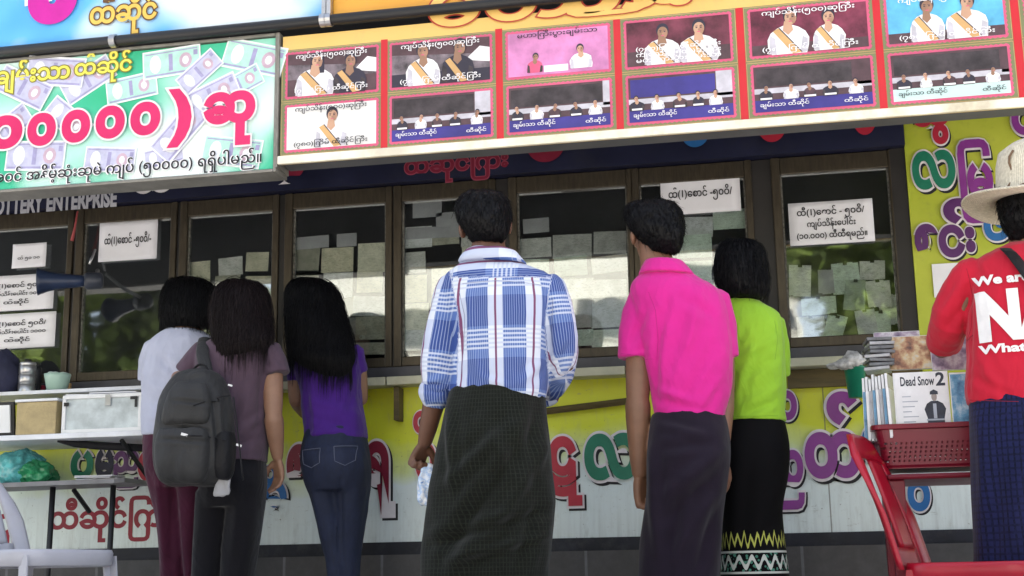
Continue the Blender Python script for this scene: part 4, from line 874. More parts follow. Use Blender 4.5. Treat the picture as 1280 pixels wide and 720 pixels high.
mag(1104, 416, 1170, 464, YT + .20, magM, 'magazine with a brown and orange cover above the Dead Snow 2 case')
mag(1166, 418, 1214, 464, YT + .16, magV, 'magazine with a pale cover beside the red shirt sleeve')
mag(1162, 420, 1200, 455, YT + .24, magM, 'magazine with an orange cover half hidden at the back right')
for k in range(8):
    q = at(1098, 463 - 5.2 * k, YT + .22); mb = MB(); mb.rbox((q.x + rnd.uniform(-.006, .006), YT + .22, q.z), .042, .06, .0055, (0, rnd.uniform(-.04, .04), rnd.uniform(-.2, .2)))
    tag(mb.build('disc_sleeve', mat('grey_sleeve', (.16, .165, .18), .3, .3, 30) if k % 3 else mat('pale_sleeve', (.40, .41, .44), .3, .2, 30), bevel=.0015), '%s grey disc sleeve of the stack left of the brown and orange magazine' % ['lowest', 'second lowest', 'third lowest', 'fourth lowest', 'fourth highest', 'third highest', 'second highest', 'topmost'][k], 'disc sleeve', 'stack of grey disc sleeves')
# green bucket with clear bag
c = at(1071, 497, -.2); h = at(1071, 458, -.2).z - c.z; r = .042
t_ = thing('hanging_bucket', c, 'green plastic bucket hanging by the counter edge beside the disc stack', 'bucket'); mb = MB()
mb.lathe(c, [(.001, 0), (r * .72, 0), (r * .95, h * .9), (r * 1.08, h * .92), (r * 1.08, h), (r * .97, h), (r * .7, .01), (.001, .01)], 26); mb.build('body', mat('green_plastic', (.01, .20, .12), .35, .1), t_, smooth=True)
mb = MB(); mb.tube([c + Vector((r * math.cos(a) * 1.0, -.01, h + r * 1.1 * math.sin(a))) for a in [math.pi * i / 10 for i in range(11)]], .003, 6); mb.build('handle', steel, t_, smooth=True)
t_ = thing('clear_plastic_bag', c + Vector((-.02, -.02, h)), 'crumpled clear plastic bag on top of the green bucket', 'bag'); mb = MB(); pillow(mb, c + Vector((-.045, -.025, h + .005)), .045, .03, .018, 2, .5, 30); pillow(mb, c + Vector((.0, -.02, h + .022)), .035, .03, .026, 6, .5, 30); mb.build('film', mat('clear_film', (.50, .50, .50), .2, .5, 40, spec=.7), t_, smooth=True)
# ------------------------------------------------------------------ people
def clothmat(name, c, var=.12, bump=.25, bscale=220, rough=.85, sheen=.15):
    m, t, b = nodes(name); o = OBJ(t)
    n = NOISE(t, o, 9, 5, .6); wv = NOISE(t, o, bscale, 2, .5)
    col = RAMP(t, n, [(.3, tuple(x * (1 - var) for x in c)), (.7, tuple(min(1, x * (1 + var)) for x in c))])
    t.links.new(col, b.inputs['Base Color']); b.inputs['Roughness'].default_value = rough; b.inputs['Specular IOR Level'].default_value = .2; b.inputs['Sheen Weight'].default_value = sheen
    nz = N(t, 'ShaderNodeTexNoise'); nz.inputs['Scale'].default_value = 5; nz.inputs['Detail'].default_value = 2.5; nz.inputs['Roughness'].default_value = .55; nz.inputs['Distortion'].default_value = 1.6; t.links.new(SCALE(t, o, (1.3, 1.3, .8)), nz.inputs['Vector'])
    rg_ = M(t, 'POWER', M(t, 'SUBTRACT', 1.0, M(t, 'MULTIPLY', M(t, 'ABSOLUTE', M(t, 'SUBTRACT', nz.outputs[0], .5)), 4.0)), 2.0)
    b1 = N(t, 'ShaderNodeBump'); b1.inputs['Strength'].default_value = .22; b1.inputs['Distance'].default_value = .010; t.links.new(rg_, b1.inputs['Height'])
    b2 = N(t, 'ShaderNodeBump'); b2.inputs['Strength'].default_value = bump; b2.inputs['Distance'].default_value = .002; t.links.new(wv, b2.inputs['Height']); t.links.new(b1.outputs[0], b2.inputs['Normal']); t.links.new(b2.outputs[0], b.inputs['Normal']); return m
def skinmat(name, c):
    m, t, b = nodes(name); o = OBJ(t); n = NOISE(t, o, 14, 5, .6); n2 = NOISE(t, o, 260, 2, .5)
    t.links.new(RAMP(t, n, [(.3, tuple(x * .85 for x in c)), (.7, tuple(x * 1.12 for x in c))]), b.inputs['Base Color']); b.inputs['Roughness'].default_value = .5
    b.inputs['Subsurface Weight'].default_value = .08; b.inputs['Subsurface Radius'].default_value = (.02, .008, .004); b.inputs['Subsurface Scale'].default_value = .3
    BUMP(t, b, n2, .15, .002); return m
def hairmat(name, c):
    m, t, b = nodes(name); o = OBJ(t); n = NOISE(t, SCALE(t, o, (1, 1, .07)), 330, 3, .6)
    t.links.new(RAMP(t, n, [(.3, tuple(x * .4 for x in c)), (.7, tuple(x * 1.8 for x in c))]), b.inputs['Base Color']); b.inputs['Roughness'].default_value = .48; b.inputs['Specular IOR Level'].default_value = .16
    BUMP(t, b, n, .5, .003); return m
skinA = skinmat('skin_tan', (.20, .10, .060)); skinB = skinmat('skin_light_brown', (.27, .145, .092)); skinC = skinmat('skin_deep_brown', (.13, .058, .034))
hairA = hairmat('black_hair', (.0035, .0033, .0042)); hairB = hairmat('dark_brown_hair', (.0085, .005, .0055))
eyeW = mat('eye_white', (.7, .68, .65), .3, .03); eyeD = mat('eye_dark', (.01, .008, .006), .2, .1)

def remeshed(mb, name, m_, parent, voxel, smooth=4, creases=(), wr=None, post=None, attr=None):
    """union of the closed shells in mb as one continuous surface"""
    o = mb.build(name, m_, parent, smooth=True)
    r = o.modifiers.new('r', 'REMESH'); r.mode = 'VOXEL'; r.voxel_size = voxel; r.use_smooth_shade = True
    if smooth: s = o.modifiers.new('s', 'SMOOTH'); s.iterations = smooth; s.factor = .5
    dg = bpy.context.evaluated_depsgraph_get(); dg.update()
    me = bpy.data.meshes.new_from_object(o.evaluated_get(dg)); old = o.data; o.modifiers.clear(); o.data = me; bpy.data.meshes.remove(old); me.name = name
    n = len(me.vertices); co = np.empty(n * 3, np.float32); me.vertices.foreach_get('co', co); co = co.reshape(-1, 3).astype(np.float64)
    no = np.empty(n * 3, np.float32); me.vertex_normals.foreach_get('vector', no); no = no.reshape(-1, 3)
    o3 = np.array(ORG.get(o.name, Vector())); wco = co + o3; d = np.zeros(n)
    if len(creases):
        px, py = proj(wco); view = wco - np.array(CAM); view /= np.linalg.norm(view, axis=1)[:, None]; facing = np.clip(-(no * view).sum(1) * 2.0, 0, 1)
        for (x1, y1, x2, y2, wd, amp) in creases:
            dx, dy = x2 - x1, y2 - y1; L2 = dx * dx + dy * dy; t = ((px - x1) * dx + (py - y1) * dy) / L2; tc = np.clip(t, 0, 1)
            dist = np.hypot(px - x1 - tc * dx, py - y1 - tc * dy); prof = np.exp(-(dist / wd) ** 2) - .45 * np.exp(-((dist - 1.9 * wd) / wd) ** 2)
            d += amp * prof * np.sin(np.pi * np.clip(t * .8 + .1, 0, 1)) * facing
    if wr:      # (amplitude, (sx,sy,sz)) cloth noise
        for amp, sc, seed in wr:
            d += amp * np.array([noise.noise(Vector((p[0] * sc[0] + seed, p[1] * sc[1], p[2] * sc[2]))) for p in wco])
    co = co + no * d[:, None]
    if post is not None: co = post(co + o3) - o3
    me.vertices.foreach_set('co', co.ravel().astype(np.float32)); me.update()
    me.polygons.foreach_set('use_smooth', [True] * len(me.polygons))
    if attr is not None:
        a = me.attributes.new('weave', 'FLOAT_VECTOR', 'POINT'); a.data.foreach_set('vector', attr(co + o3).astype(np.float32).ravel())
    return o
class Fig:
    """a person standing on the plane y=Y; J() turns a photo position plus an offset in depth into a joint"""
    def __init__(s, Y, px, name, label, cat='person', group=None):
        s.Y = Y; g = at(px, 700, Y); s.g = Vector((g.x, Y, 0)); s.root = thing(name, s.g, label, cat, group); s.sc = FPX / ((at(px, 500, Y) - CAM).dot(fw))
    def J(s, px, py, dy=0): return at(px, py, s.Y + dy)
    def m(s, px): return px / s.sc
    def rings(s, spec, n=32, k=1.0, e=2.4):
        """spec: (py, px left, px right, depth m, dy[, yaw]); superellipse rings"""
        out = []
        for r in spec:
            py, xl, xr, dep, dy = r[:5]; yaw = r[5] if len(r) > 5 else 0
            a, b_ = s.J(xl, py, dy), s.J(xr, py, dy); c = (a + b_) / 2; hw = (b_ - a).length / 2 * k; ring = []
            ax = (b_ - a).normalized(); ay = Vector((-ax.y, ax.x, 0)).normalized()
            if yaw: Rm = Matrix.Rotation(yaw, 3, 'Z'); ax = Rm @ ax; ay = Rm @ ay
            for i in range(n):
                t = 2 * math.pi * i / n; ca, sa = math.cos(t), math.sin(t)
                ring.append(c + ax * (hw * math.copysign(abs(ca) ** (2 / e), ca)) + ay * (dep / 2 * k * math.copysign(abs(sa) ** (2 / e), sa)))
            out.append(ring)
        return out
def dense(spec, k=3):
    """smoothly subdivide a ring table (Catmull-Rom)"""
    a = np.array([list(r[:5]) + [r[5] if len(r) > 5 else 0] for r in spec], float); out = []
    for i in range(len(a) - 1):
        p0, p1, p2, p3 = a[max(i - 1, 0)], a[i], a[i + 1], a[min(i + 2, len(a) - 1)]
        for j in range(k):
            t = j / k; out.append(.5 * ((2 * p1) + (-p0 + p2) * t + (2 * p0 - 5 * p1 + 4 * p2 - p3) * t * t + (-p0 + 3 * p1 - 3 * p2 + p3) * t ** 3))
    out.append(a[-1]); return [tuple(float(x) for x in r) for r in out]
def head(mb, c, yaw=0, pitch=0, s=1.0):
    """adds skull, jaw, nose, ears, brow, lips; returns the head frame"""
    R = Matrix.Rotation(yaw, 3, 'Z') @ Matrix.Rotation(pitch, 3, 'X'); c = Vector(c)
    def P(x, y, z): return c + R @ Vector((x * s, y * s, z * s))
    mb.ell(P(0, -.012, .035), (.076 * s, .094 * s, .085 * s), R, 24); mb.ell(P(0, .022, -.035), (.060 * s, .068 * s, .078 * s), R, 22); mb.ell(P(0, .055, -.092), (.030 * s, .026 * s, .022 * s), R)
    mb.ell(P(0, .066, .024), (.052 * s, .022 * s, .016 * s), R); mb.chain([P(0, .086, .012), P(0, .104, -.022), P(0, .098, -.034)], [.010 * s, .014 * s, .013 * s], 10, 1)
    for q in (-1, 1):
        mb.ell(P(q * .016, .092, -.032), (.009 * s, .010 * s, .008 * s), R, 10); mb.ell(P(q * .083, -.010, -.010), (.012 * s, .021 * s, .034 * s), R @ Matrix.Rotation(q * .35, 3, 'Z'), 12); mb.ell(P(q * .042, .058, -.022), (.022 * s, .02 * s, .02 * s), R)
    mb.ell(P(0, .080, -.060), (.024 * s, .012 * s, .007 * s), R, 12); mb.ell(P(0, .077, -.071), (.021 * s, .012 * s, .007 * s), R, 12)
    return P, R
def eyes(P, R, parent, s=1.0):
    for q in (-1, 1):
        mb = MB(); mb.ell(P(q * .031, .073, .004), (.013 * s, .013 * s, .011 * s), R, 12); ew = mb.build('eye', eyeW, parent, smooth=True)
        mb = MB(); mb.ell(P(q * .031, .083, .004), (.006 * s, .005 * s, .006 * s), R, 10); mb.build('pupil', eyeD, ew, smooth=True)
def hand(mb, wr, d, side, s=1.0, curl=.5, grip=0, spread=.06):
    """wr wrist point, d direction of the palm, side direction of the thumb; adds palm, four fingers and thumb"""
    wr = Vector(wr); d = Vector(d).normalized(); side = Vector(side); side = (side - d * side.dot(d)).normalized(); nrm = d.cross(side).normalized()   # nrm = back of the palm normal (either sign); fingers curl towards -nrm*grip sign
    sg = -1 if grip >= 0 else 1; pn = nrm * sg
    pl = .085 * s
    for f in (-.75, -.25, .25, .75):
        b_ = wr + d * .012 * s + side * f * .016 * s; e = wr + d * pl + side * f * .034 * s
        mb.chain([b_, (b_ + e) / 2 + pn * -.003 * s, e], [.013 * s, .0135 * s, .0105 * s], 10, 1)
    L = [.068, .076, .071, .056]
    for k in range(4):
        f = (.75 - .5 * k); b_ = wr + d * pl * .95 + side * f * .034 * s; dirv = (d + side * f * spread).normalized(); p = [b_]; a = 0; ln = L[k] * s; ck = curl * (1 + .10 * k)
        for seg in (.45, .32, .23):
            a += ck; p.append(p[-1] + (dirv * math.cos(a) + pn * math.sin(a)) * ln * seg)
        mb.chain(p, [.0088 * s, .0084 * s, .0076 * s, .0066 * s], 10, 1)
    t0 = wr + d * .022 * s + side * .024 * s + pn * .006 * s; t1 = t0 + (d * .7 + side * .62 + pn * .35).normalized() * .038 * s; t2 = t1 + (d * .9 + side * .1 + pn * (.3 + .4 * curl)).normalized() * .030 * s; t3 = t2 + (d * .9 - side * .2 + pn * (.3 + .5 * curl)).normalized() * .022 * s
    mb.chain([t0, t1, t2, t3], [.013 * s, .0112 * s, .0098 * s, .0078 * s], 10, 1)
def sleeve(mb, pts, rr, n=22):
    pts = [Vector(q) for q in pts]; a = pts[0] - (pts[1] - pts[0]).normalized() * rr[0] * .5
    d = (pts[-1] - pts[-2]).normalized(); mb.tube([a] + pts + [pts[-1] + d * .004], [rr[0] * .5] + list(rr) + [rr[-1] * .97], n, 0, 0)
def legs(mb, F, hipx, sp, dy=0, r=(.058, .044, .046, .034), foot=.12, kz=.46, hz=.84, toe=0.0):
    for q in (-1, 1):
        h = Vector((hipx + q * .045, F.Y + dy, hz)); k = Vector((hipx + q * sp, F.Y + dy + .02, kz)); a = Vector((hipx + q * sp, F.Y + dy - .02, .09))
        mb.chain([h, (h + k) / 2, k], [r[0], r[0] * .85, r[1]], 16, 1); mb.chain([k, k.lerp(a, .35), a], [r[1], r[2], r[3]], 16, 1)
        mb.chain([a + Vector((0, -.02, -.055)), a + Vector((q * toe, .07, -.06)), a + Vector((q * toe * 1.4, .15, -.068))], [.034, .034, .022], 12, 1)
def sandals(F, hipx, sp, m_, dy=0):
    for q in (-1, 1):
        mb = MB(); c = Vector((hipx + q * sp, F.Y + dy + .045, .007)); mb.loft([[(c.x + .045 * math.cos(t), c.y + .135 * math.sin(t), z) for t in [2 * math.pi * i / 24 for i in range(24)]] for z in (0.0, .014)]); sd_ = mb.build('sandal', m_, F.root)
        mb = MB(); mb.tube([(c.x - .042, c.y + .03, .02), (c.x, c.y + .07, .075), (c.x + .042, c.y + .03, .02)], .006, 6, 0, 1); mb.build('strap', m_, sd_)
sandM = mat('rubber_sandal', (.03, .025, .02), .6, .2)
def strands(mb, F, seeds, n, L, r=.0011, sway=.02, seed=1, out=.004):
    """loose hair: thin tapering strands hung along given px tracks (px,py,dy)"""
    rg = random.Random(seed)
    for _ in range(n):
        a, b_, c = rg.choice(seeds); f = rg.random(); p = F.J(a[0] + (b_[0] - a[0]) * f, a[1] + (b_[1] - a[1]) * f, c + rg.uniform(-.03, .01)); d = Vector((rg.uniform(-1, 1) * sway, rg.uniform(-1, .6) * sway, -1)); ln = L * rg.uniform(.5, 1.2)
        mb.tube([p, p + d * ln * .5 + Vector((rg.uniform(-out, out), 0, 0)), p + d * ln + Vector((rg.uniform(-2 * out, 2 * out), rg.uniform(-out, out), 0))], [r, r * .8, r * .2], 4)
def hairpost(amp, fx, fz, seed):
    def f(co):
        d = np.array([noise.noise(Vector((p[0] * fx + seed, p[1] * fx, p[2] * fz))) for p in co]); c = co.mean(0); v = co - c; v[:, 2] *= .3; v /= np.linalg.norm(v, axis=1)[:, None] + 1e-6
        return co + v * (d * amp)[:, None]
    return f
def onto(obj, pts, off=.003, o3=None, axis=Vector((0, 1, 0))):
    """press points onto the camera-facing side of a garment"""
    me = obj.data; o3 = ORG.get(obj.name, Vector()); bv = BVHTree.FromPolygons([tuple(v.co + o3) for v in me.vertices], [tuple(p.vertices) for p in me.polygons]); out = []
    for p in pts:
        p = Vector(p); h = bv.ray_cast(p - axis * 1.5, axis)
        out.append((h[0] - axis * off) if h[0] is not None else p)
    return out
VX = .0052
def cover(hair, n, length, kind='long', seed=1, r=.0011, lift=.0015):
    """lays fine strands over a hair shell and merges them into the same mesh"""
    rg = random.Random(seed); o3 = ORG[hair.name]; me = hair.data
    vs = [v.co + o3 for v in me.vertices]; fs = [tuple(f.vertices) for f in me.polygons]; bv = BVHTree.FromPolygons(vs, fs)
    zmin = min(v.z for v in vs); zmax = max(v.z for v in vs); top = sum((v for v in vs if v.z > zmax - .02), Vector()) / max(1, len([1 for v in vs if v.z > zmax - .02]))
    mb = MB(); mb.v = [tuple(v) for v in vs]; mb.f = fs; mb.m = [0] * len(fs); st = .016 if kind == 'long' else .009; cnt = len(fs)
    for _ in range(n):
        f = me.polygons[rg.randrange(cnt)]; p = f.center + o3; nm = f.normal.copy(); pts = [p + nm * lift]; L = length * rg.uniform(.55, 1.1); free = 0; flim = rg.choice((1, 1, 2, 3, 4, 6)) if length > .1 else 1; jit = Vector((rg.gauss(0, .12), rg.gauss(0, .12), 0)) if kind == 'long' else Vector((rg.gauss(0, .35), rg.gauss(0, .35), rg.gauss(0, .3))); lf = lift * (rg.uniform(.4, 2.2) if rg.random() < .9 else rg.uniform(3, 8))
        if nm.z < -.5 and kind == 'long': continue
        for k in range(int(L / st)):
            dn = Vector((0, 0, -1)) + jit if kind == 'long' else (p - top).normalized() + Vector((0, 0, -.6)) + jit
            t = dn - nm * dn.dot(nm)
            if t.length < .15 or free:
                if kind != 'long': break
                free += 1; p = p + Vector((jit.x * .3, jit.y * .3 - .04, -1)).normalized() * st; pts.append(p.copy())
                if free > flim: break
                continue
            q = p + t.normalized() * st; h = bv.find_nearest(q)
            if h[0] is None: break
            p, nm = h[0], h[1]
            if kind == 'long' and nm.z < -.55: free = 1; p = pts[-1] + Vector((jit.x * .3, 0, -1)) * st; pts.append(p.copy()); continue
            pts.append(p + nm * (lf if kind == 'long' else lf * (1 + k * .8)))
        if len(pts) > 1: mb.tube(pts, [r * (1 - .75 * i / (len(pts) - 1)) for i in range(len(pts))], 3)
    old = hair.data; nm_ = hair.name; new = bpy.data.meshes.new('hair'); new.from_pydata([tuple(Vector(v) - o3) for v in mb.v], [], mb.f); new.materials.append(old.materials[0]); new.polygons.foreach_set('use_smooth', [True] * len(new.polygons)); new.update(); hair.data = new; bpy.data.meshes.remove(old)
def seam(parent, garment, track, m_, r=.0009, name='seam', off=.0001):
    pts = []
    for a, b_ in zip(track, track[1:]):
        for k in range(8): pts.append(at(a[0] + (b_[0] - a[0]) * k / 8, a[1] + (b_[1] - a[1]) * k / 8, SEAMY[0]))
    q = onto(garment, pts, off); mb = MB(); mb.tube(q, r, 5); mb.build(name, m_, parent, smooth=True)
SEAMY = [0]
# ================================================================== man in the plaid shirt
F = Fig(-1.16, 622, 'person', 'man in a blue and white plaid shirt and dark checked longyi holding a packet'); R_ = F.root; J = F.J
mb = MB(); hp, hr = head(mb, J(608, 281, .03), rad(-4), rad(6), .98)
mb.chain([J(610, 296, .0), J(612, 338, -.01)], [.056, .062], 18, 1)
tor = [(335, 592, 638, .12, 0), (350, 562, 692, .17, 0), (400, 568, 684, .21, 0), (450, 574, 680, .20, 0), (500, 572, 678, .20, .0), (560, 566, 680, .22, -.01), (590, 572, 676, .19, 0)]
mb.loft(F.rings(dense(tor)))
Ls, Le, Lw = J(565, 358), J(552, 462, -.02), J(531, 553, .07)
Rs, Re, Rw = J(692, 362), J(706, 452, .02), J(676, 492, .24)
mb.chain([Ls, Le], [.052, .042], 16, 2); mb.chain([Le, Le.lerp(Lw, .3), Lw], [.041, .040, .027], 16, 1)
mb.chain([Rs, Re], [.052, .042], 16, 2); mb.chain([Re, Re.lerp(Rw, .3), Rw], [.041, .040, .027], 16, 1)
hand(mb, Lw, J(521, 578, .10) - Lw, J(545, 575, .13) - J(521, 575, .07), 1.0, 1.15, -1); hand(mb, Rw, Vector((-.8, .5, .1)), Vector((0, .2, 1)), .95, .6, 1)
gx = F.g.x - .01; legs(mb, F, gx, .07)
body = remeshed(mb, 'body', skinC, R_, .0048, 3); eyes(hp, hr, R_, .98); sandals(F, gx, .07, sandM)
# hair : short, neatly cut
mb = MB(); mb.loft(F.rings(dense([(240, 588, 622, .07, .01), (246, 578, 632, .14, .0), (257, 572, 637, .185, .0), (270, 571, 639, .20, -.004), (280, 575, 637, .185, -.014), (288, 580, 635, .15, -.026), (296, 585, 632, .11, -.033), (303, 590, 628, .06, -.036)]), e=2.2))
hr_ = remeshed(mb, 'hair', hairA, R_, .005, 3, wr=[(.003, (40, 40, 40), 3), (.003, (190, 190, 70), 9)]); cover(hr_, 2600, .030, 'short', 5, .0009, .0012)
# shirt: body, collar, two sleeves, rolled cuff
plaid, t, b = nodes('plaid_cotton'); at_ = N(t, 'ShaderNodeAttribute', attribute_name='weave'); sp = N(t, 'ShaderNodeSeparateXYZ'); t.links.new(at_.outputs['Vector'], sp.inputs[0]); U, V = sp.outputs[0], sp.outputs[1]
def cyc(v, per, off): return M(t, 'ABSOLUTE', M(t, 'SUBTRACT', M(t, 'FRACT', M(t, 'ADD', M(t, 'DIVIDE', M(t, 'SUBTRACT', v, off), per), 50.5)), .5))
def bandf(v, per, off, half): return M(t, 'LESS_THAN', cyc(v, per, off), half / per)
bU = bandf(U, .145, .075, .043); bV = bandf(V, .205, -.14, .050); fU = bandf(U, .0085, 0, .0013); fV = bandf(V, .0105, 0, .0026); mU = bandf(U, .145, .003, .0042); mV = bandf(V, .41, .105, .0036); gV = bandf(V, .205, -.030, .036); lV = bandf(V, .0145, 0, .0034)
c = MIX(t, 0, (.66, .70, .80), (0, 0, 0)); c = MIX(t, M(t, 'MULTIPLY', bV, .5), c, (.36, .42, .62)); c = MIX(t, M(t, 'MULTIPLY', bU, .93), c, (.045, .11, .36)); c = MIX(t, M(t, 'MULTIPLY', M(t, 'MULTIPLY', bU, bV), .75), c, (.025, .05, .22))
c = MIX(t, M(t, 'MULTIPLY', M(t, 'MULTIPLY', bU, fU), .42), c, (.50, .58, .76))
c = MIX(t, M(t, 'MULTIPLY', M(t, 'MULTIPLY', gV, lV), M(t, 'ADD', M(t, 'MULTIPLY', bU, .40), .22)), c, MIX(t, bU, (.10, .16, .38), (.72, .75, .82)))
c = MIX(t, M(t, 'MULTIPLY', mV, .0), c, (.13, .04, .13)); c = MIX(t, M(t, 'MULTIPLY', mU, .92), c, (.16, .02, .09))
t.links.new(MIX(t, .25, c, RAMP(t, NOISE(t, OBJ(t), 8, 4, .6), [(.3, (.7, .7, .7)), (.7, (1, 1, 1))]), 'MULTIPLY'), b.inputs['Base Color']); b.inputs['Roughness'].default_value = .85; b.inputs['Specular IOR Level'].default_value = .2; BUMP(t, b, NOISE(t, OBJ(t), 240, 2, .5), .25, .002)
mb = MB(); shirt = [(326, 590, 642, .12, -.005), (333, 574, 660, .155, -.005), (341, 562, 682, .19, -.005), (352, 556, 694, .22, 0), (372, 556, 694, .245, 0), (400, 562, 691, .255, 0), (440, 566, 688, .25, 0), (470, 566, 686, .25, 0), (490, 564, 684, .25, 0), (500, 568, 680, .235, 0)]
mb.loft(F.rings(dense(shirt)))
mb.chain([J(567, 356, 0), J(556, 400, -.01), J(549, 450, -.02), J(546, 490, .0)], [.058, .060, .061, .052], 20, 2)
mb.chain([J(688, 358, 0), J(698, 400, .0), J(703, 446, .01), J(694, 474, .10), J(680, 490, .21)], [.058, .058, .056, .054, .046], 20, 2)
cx0 = J(628, 400).x; yc0 = F.Y
def weave(co):
    out = np.zeros((len(co), 3)); px, py = proj(co); out[:, 0] = np.arctan2(co[:, 0] - cx0, -(co[:, 1] - yc0) + .03) * .19; out[:, 1] = co[:, 2] - 1.35
    yoke = (py < 346) & (np.abs(co[:, 0] - cx0) < .2); out[yoke, 0], out[yoke, 1] = (co[yoke, 2] - 1.43) * 1.0 + .05, co[yoke, 0]
    for a, b_, sel in ((J(567, 350), J(546, 492, 0), px < np.interp(py, [340, 400, 500], [562, 574, 570])), (J(690, 352), J(704, 450, .01), px > np.interp(py, [340, 400, 430, 500], [690, 681, 683, 687]))):
        d = np.array((b_ - a).normalized()); v = co - np.array(a); al = v @ d; q = v - al[:, None] * d; ang = np.arctan2(q[:, 0], -q[:, 1]); out[sel, 0] = ang[sel] * .058 + .055; out[sel, 1] = -al[sel] + .06
    return out
cr = [(580, 380, 572, 480, 5, -.008), (577, 360, 581, 440, 4, -.006), (686, 380, 683, 470, 5, -.008), (600, 470, 640, 484, 4, .005), (650, 480, 680, 450, 5, .006), (560, 460, 535, 470, 4, -.006), (560, 440, 532, 452, 4, .005), (556, 480, 530, 484, 3, -.006), (712, 430, 690, 462, 4, -.007), (716, 452, 692, 474, 4, .006), (590, 430, 602, 480, 5, .004), (655, 420, 645, 480, 6, .004), (570, 345, 600, 338, 3, .004), (630, 346, 690, 352, 2.5, -.002), (566, 346, 630, 345, 2.5, -.002)]
sh = remeshed(mb, 'shirt', plaid, R_, VX, 4, cr, [(.005, (14, 14, 9), 2), (.0025, (40, 40, 26), 5)], attr=weave)
mb = MB(); mb.loft(F.rings(dense([(313, 584, 643, .145, -.02), (317, 581, 648, .158, -.022), (325, 575, 655, .17, -.02), (330, 573, 658, .17, -.012)]))); remeshed(mb, 'collar', plaid, R_, .005, 3, wr=[(.002, (30, 30, 30), 1)], attr=lambda co: np.stack([(co[:, 2] - 1.5) * .8 + .06, co[:, 0] * .6 + .02, co[:, 0] * 0], 1))
mb = MB(); mb.chain([J(547, 480, 0), J(545, 496, .005)], [.056, .062], 20, 1); remeshed(mb, 'cuff', plaid, R_, .005, 2, [(525, 488, 570, 492, 3, -.005), (523, 500, 568, 502, 3, .004)], [(.003, (40, 40, 40), 4)], attr=lambda co: np.stack([(co[:, 0] - cx0) * 1.0, co[:, 2] - 1.33, co[:, 0] * 0], 1))
mb = MB(); mb.chain([J(684, 486, .19), J(680, 494, .22)], [.05, .052], 18, 1); remeshed(mb, 'cuff', plaid, R_, .005, 2, wr=[(.003, (40, 40, 40), 4)], attr=lambda co: np.stack([(co[:, 0] - cx0) * 1.0, co[:, 2] - 1.33, co[:, 0] * 0], 1))
# longyi
def weavemat(name, c, c2, per, half, amt, per2=None):
    m, t, b = nodes(name); o = OBJ(t); sp = N(t, 'ShaderNodeSeparateXYZ'); t.links.new(o, sp.inputs[0])
    ang = M(t, 'MULTIPLY', M(t, 'ARCTAN2', sp.outputs[0], M(t, 'MULTIPLY', sp.outputs[1], -1)), .19)
    f = lambda v, p: M(t, 'LESS_THAN', M(t, 'ABSOLUTE', M(t, 'SUBTRACT', M(t, 'FRACT', M(t, 'ADD', M(t, 'DIVIDE', v, p), 50)), .5)), half / p)
    a, q = f(ang, per), f(sp.outputs[2], per2 or per)
    n = NOISE(t, o, 7, 5, .6); base = RAMP(t, n, [(.3, tuple(x * .75 for x in c)), (.7, tuple(x * 1.25 for x in c))])
    br = NOISE(t, SCALE(t, o, (1, 1, 1)), 90, 2, .6); k = RAMP(t, br, [(.30, (.35, .35, .35)), (.6, (1, 1, 1))])
    g = M(t, 'MULTIPLY', M(t, 'MAXIMUM', M(t, 'MULTIPLY', a, amt), M(t, 'MULTIPLY', q, amt * .7)), k)
    t.links.new(MIX(t, g, base, c2), b.inputs['Base Color']); b.inputs['Roughness'].default_value = .85; b.inputs['Specular IOR Level'].default_value = .15; b.inputs['Sheen Weight'].default_value = .1
    BUMP(t, b, NOISE(t, o, 200, 2, .5), .3, .002); return m
def skirt(F, spec, m_, name, creases, wr, voxel=.007, smooth=3):
    mb = MB(); mb.loft(F.rings(dense(spec), 40, 1, 2.3)); return remeshed(mb, name, m_, F.root, voxel, smooth, creases, wr)
dk_ = mat('seam_thread', (.20, .22, .32), .8, .1); SEAMY[0] = F.Y - .14
for tr in ([(571, 362), (577, 390), (576, 430), (572, 470)], [(686, 366), (684, 400), (685, 440)], [(575, 352), (620, 349), (680, 352)]): seam(R_, sh, tr, dk_)
lg = weavemat('dark_green_longyi', (.0048, .0056, .0038), (.020, .024, .017), .0135, .0017, .75)
skirt(F, [(486, 567, 680, .25, 0), (492, 563, 681, .26, 0), (520, 557, 684, .28, -.01), (560, 549, 688, .31, -.015), (600, 542, 690, .32, -.01), (640, 536, 692, .32, 0), (690, 529, 688, .31, 0), (720, 527, 684, .30, 0), (790, 528, 682, .28, 0), (838, 530, 680, .27, 0)], lg, 'longyi',
      [(665, 540, 560, 680, 9, -0.0238), (680, 560, 600, 690, 8, 0.0204), (640, 530, 552, 610, 8, 0.0136), (688, 640, 540, 680, 7, -0.0204), (684, 668, 560, 700, 6, 0.0170), (560, 500, 566, 620, 6, 0.0136), (600, 520, 640, 600, 10, 0.0119), (672, 500, 662, 600, 8, -0.0136), (620, 640, 560, 720, 10, 0.0204), (680, 610, 640, 720, 9, -0.0170)], [(.008, (7, 7, 4), 1), (.003, (22, 22, 12), 8)])
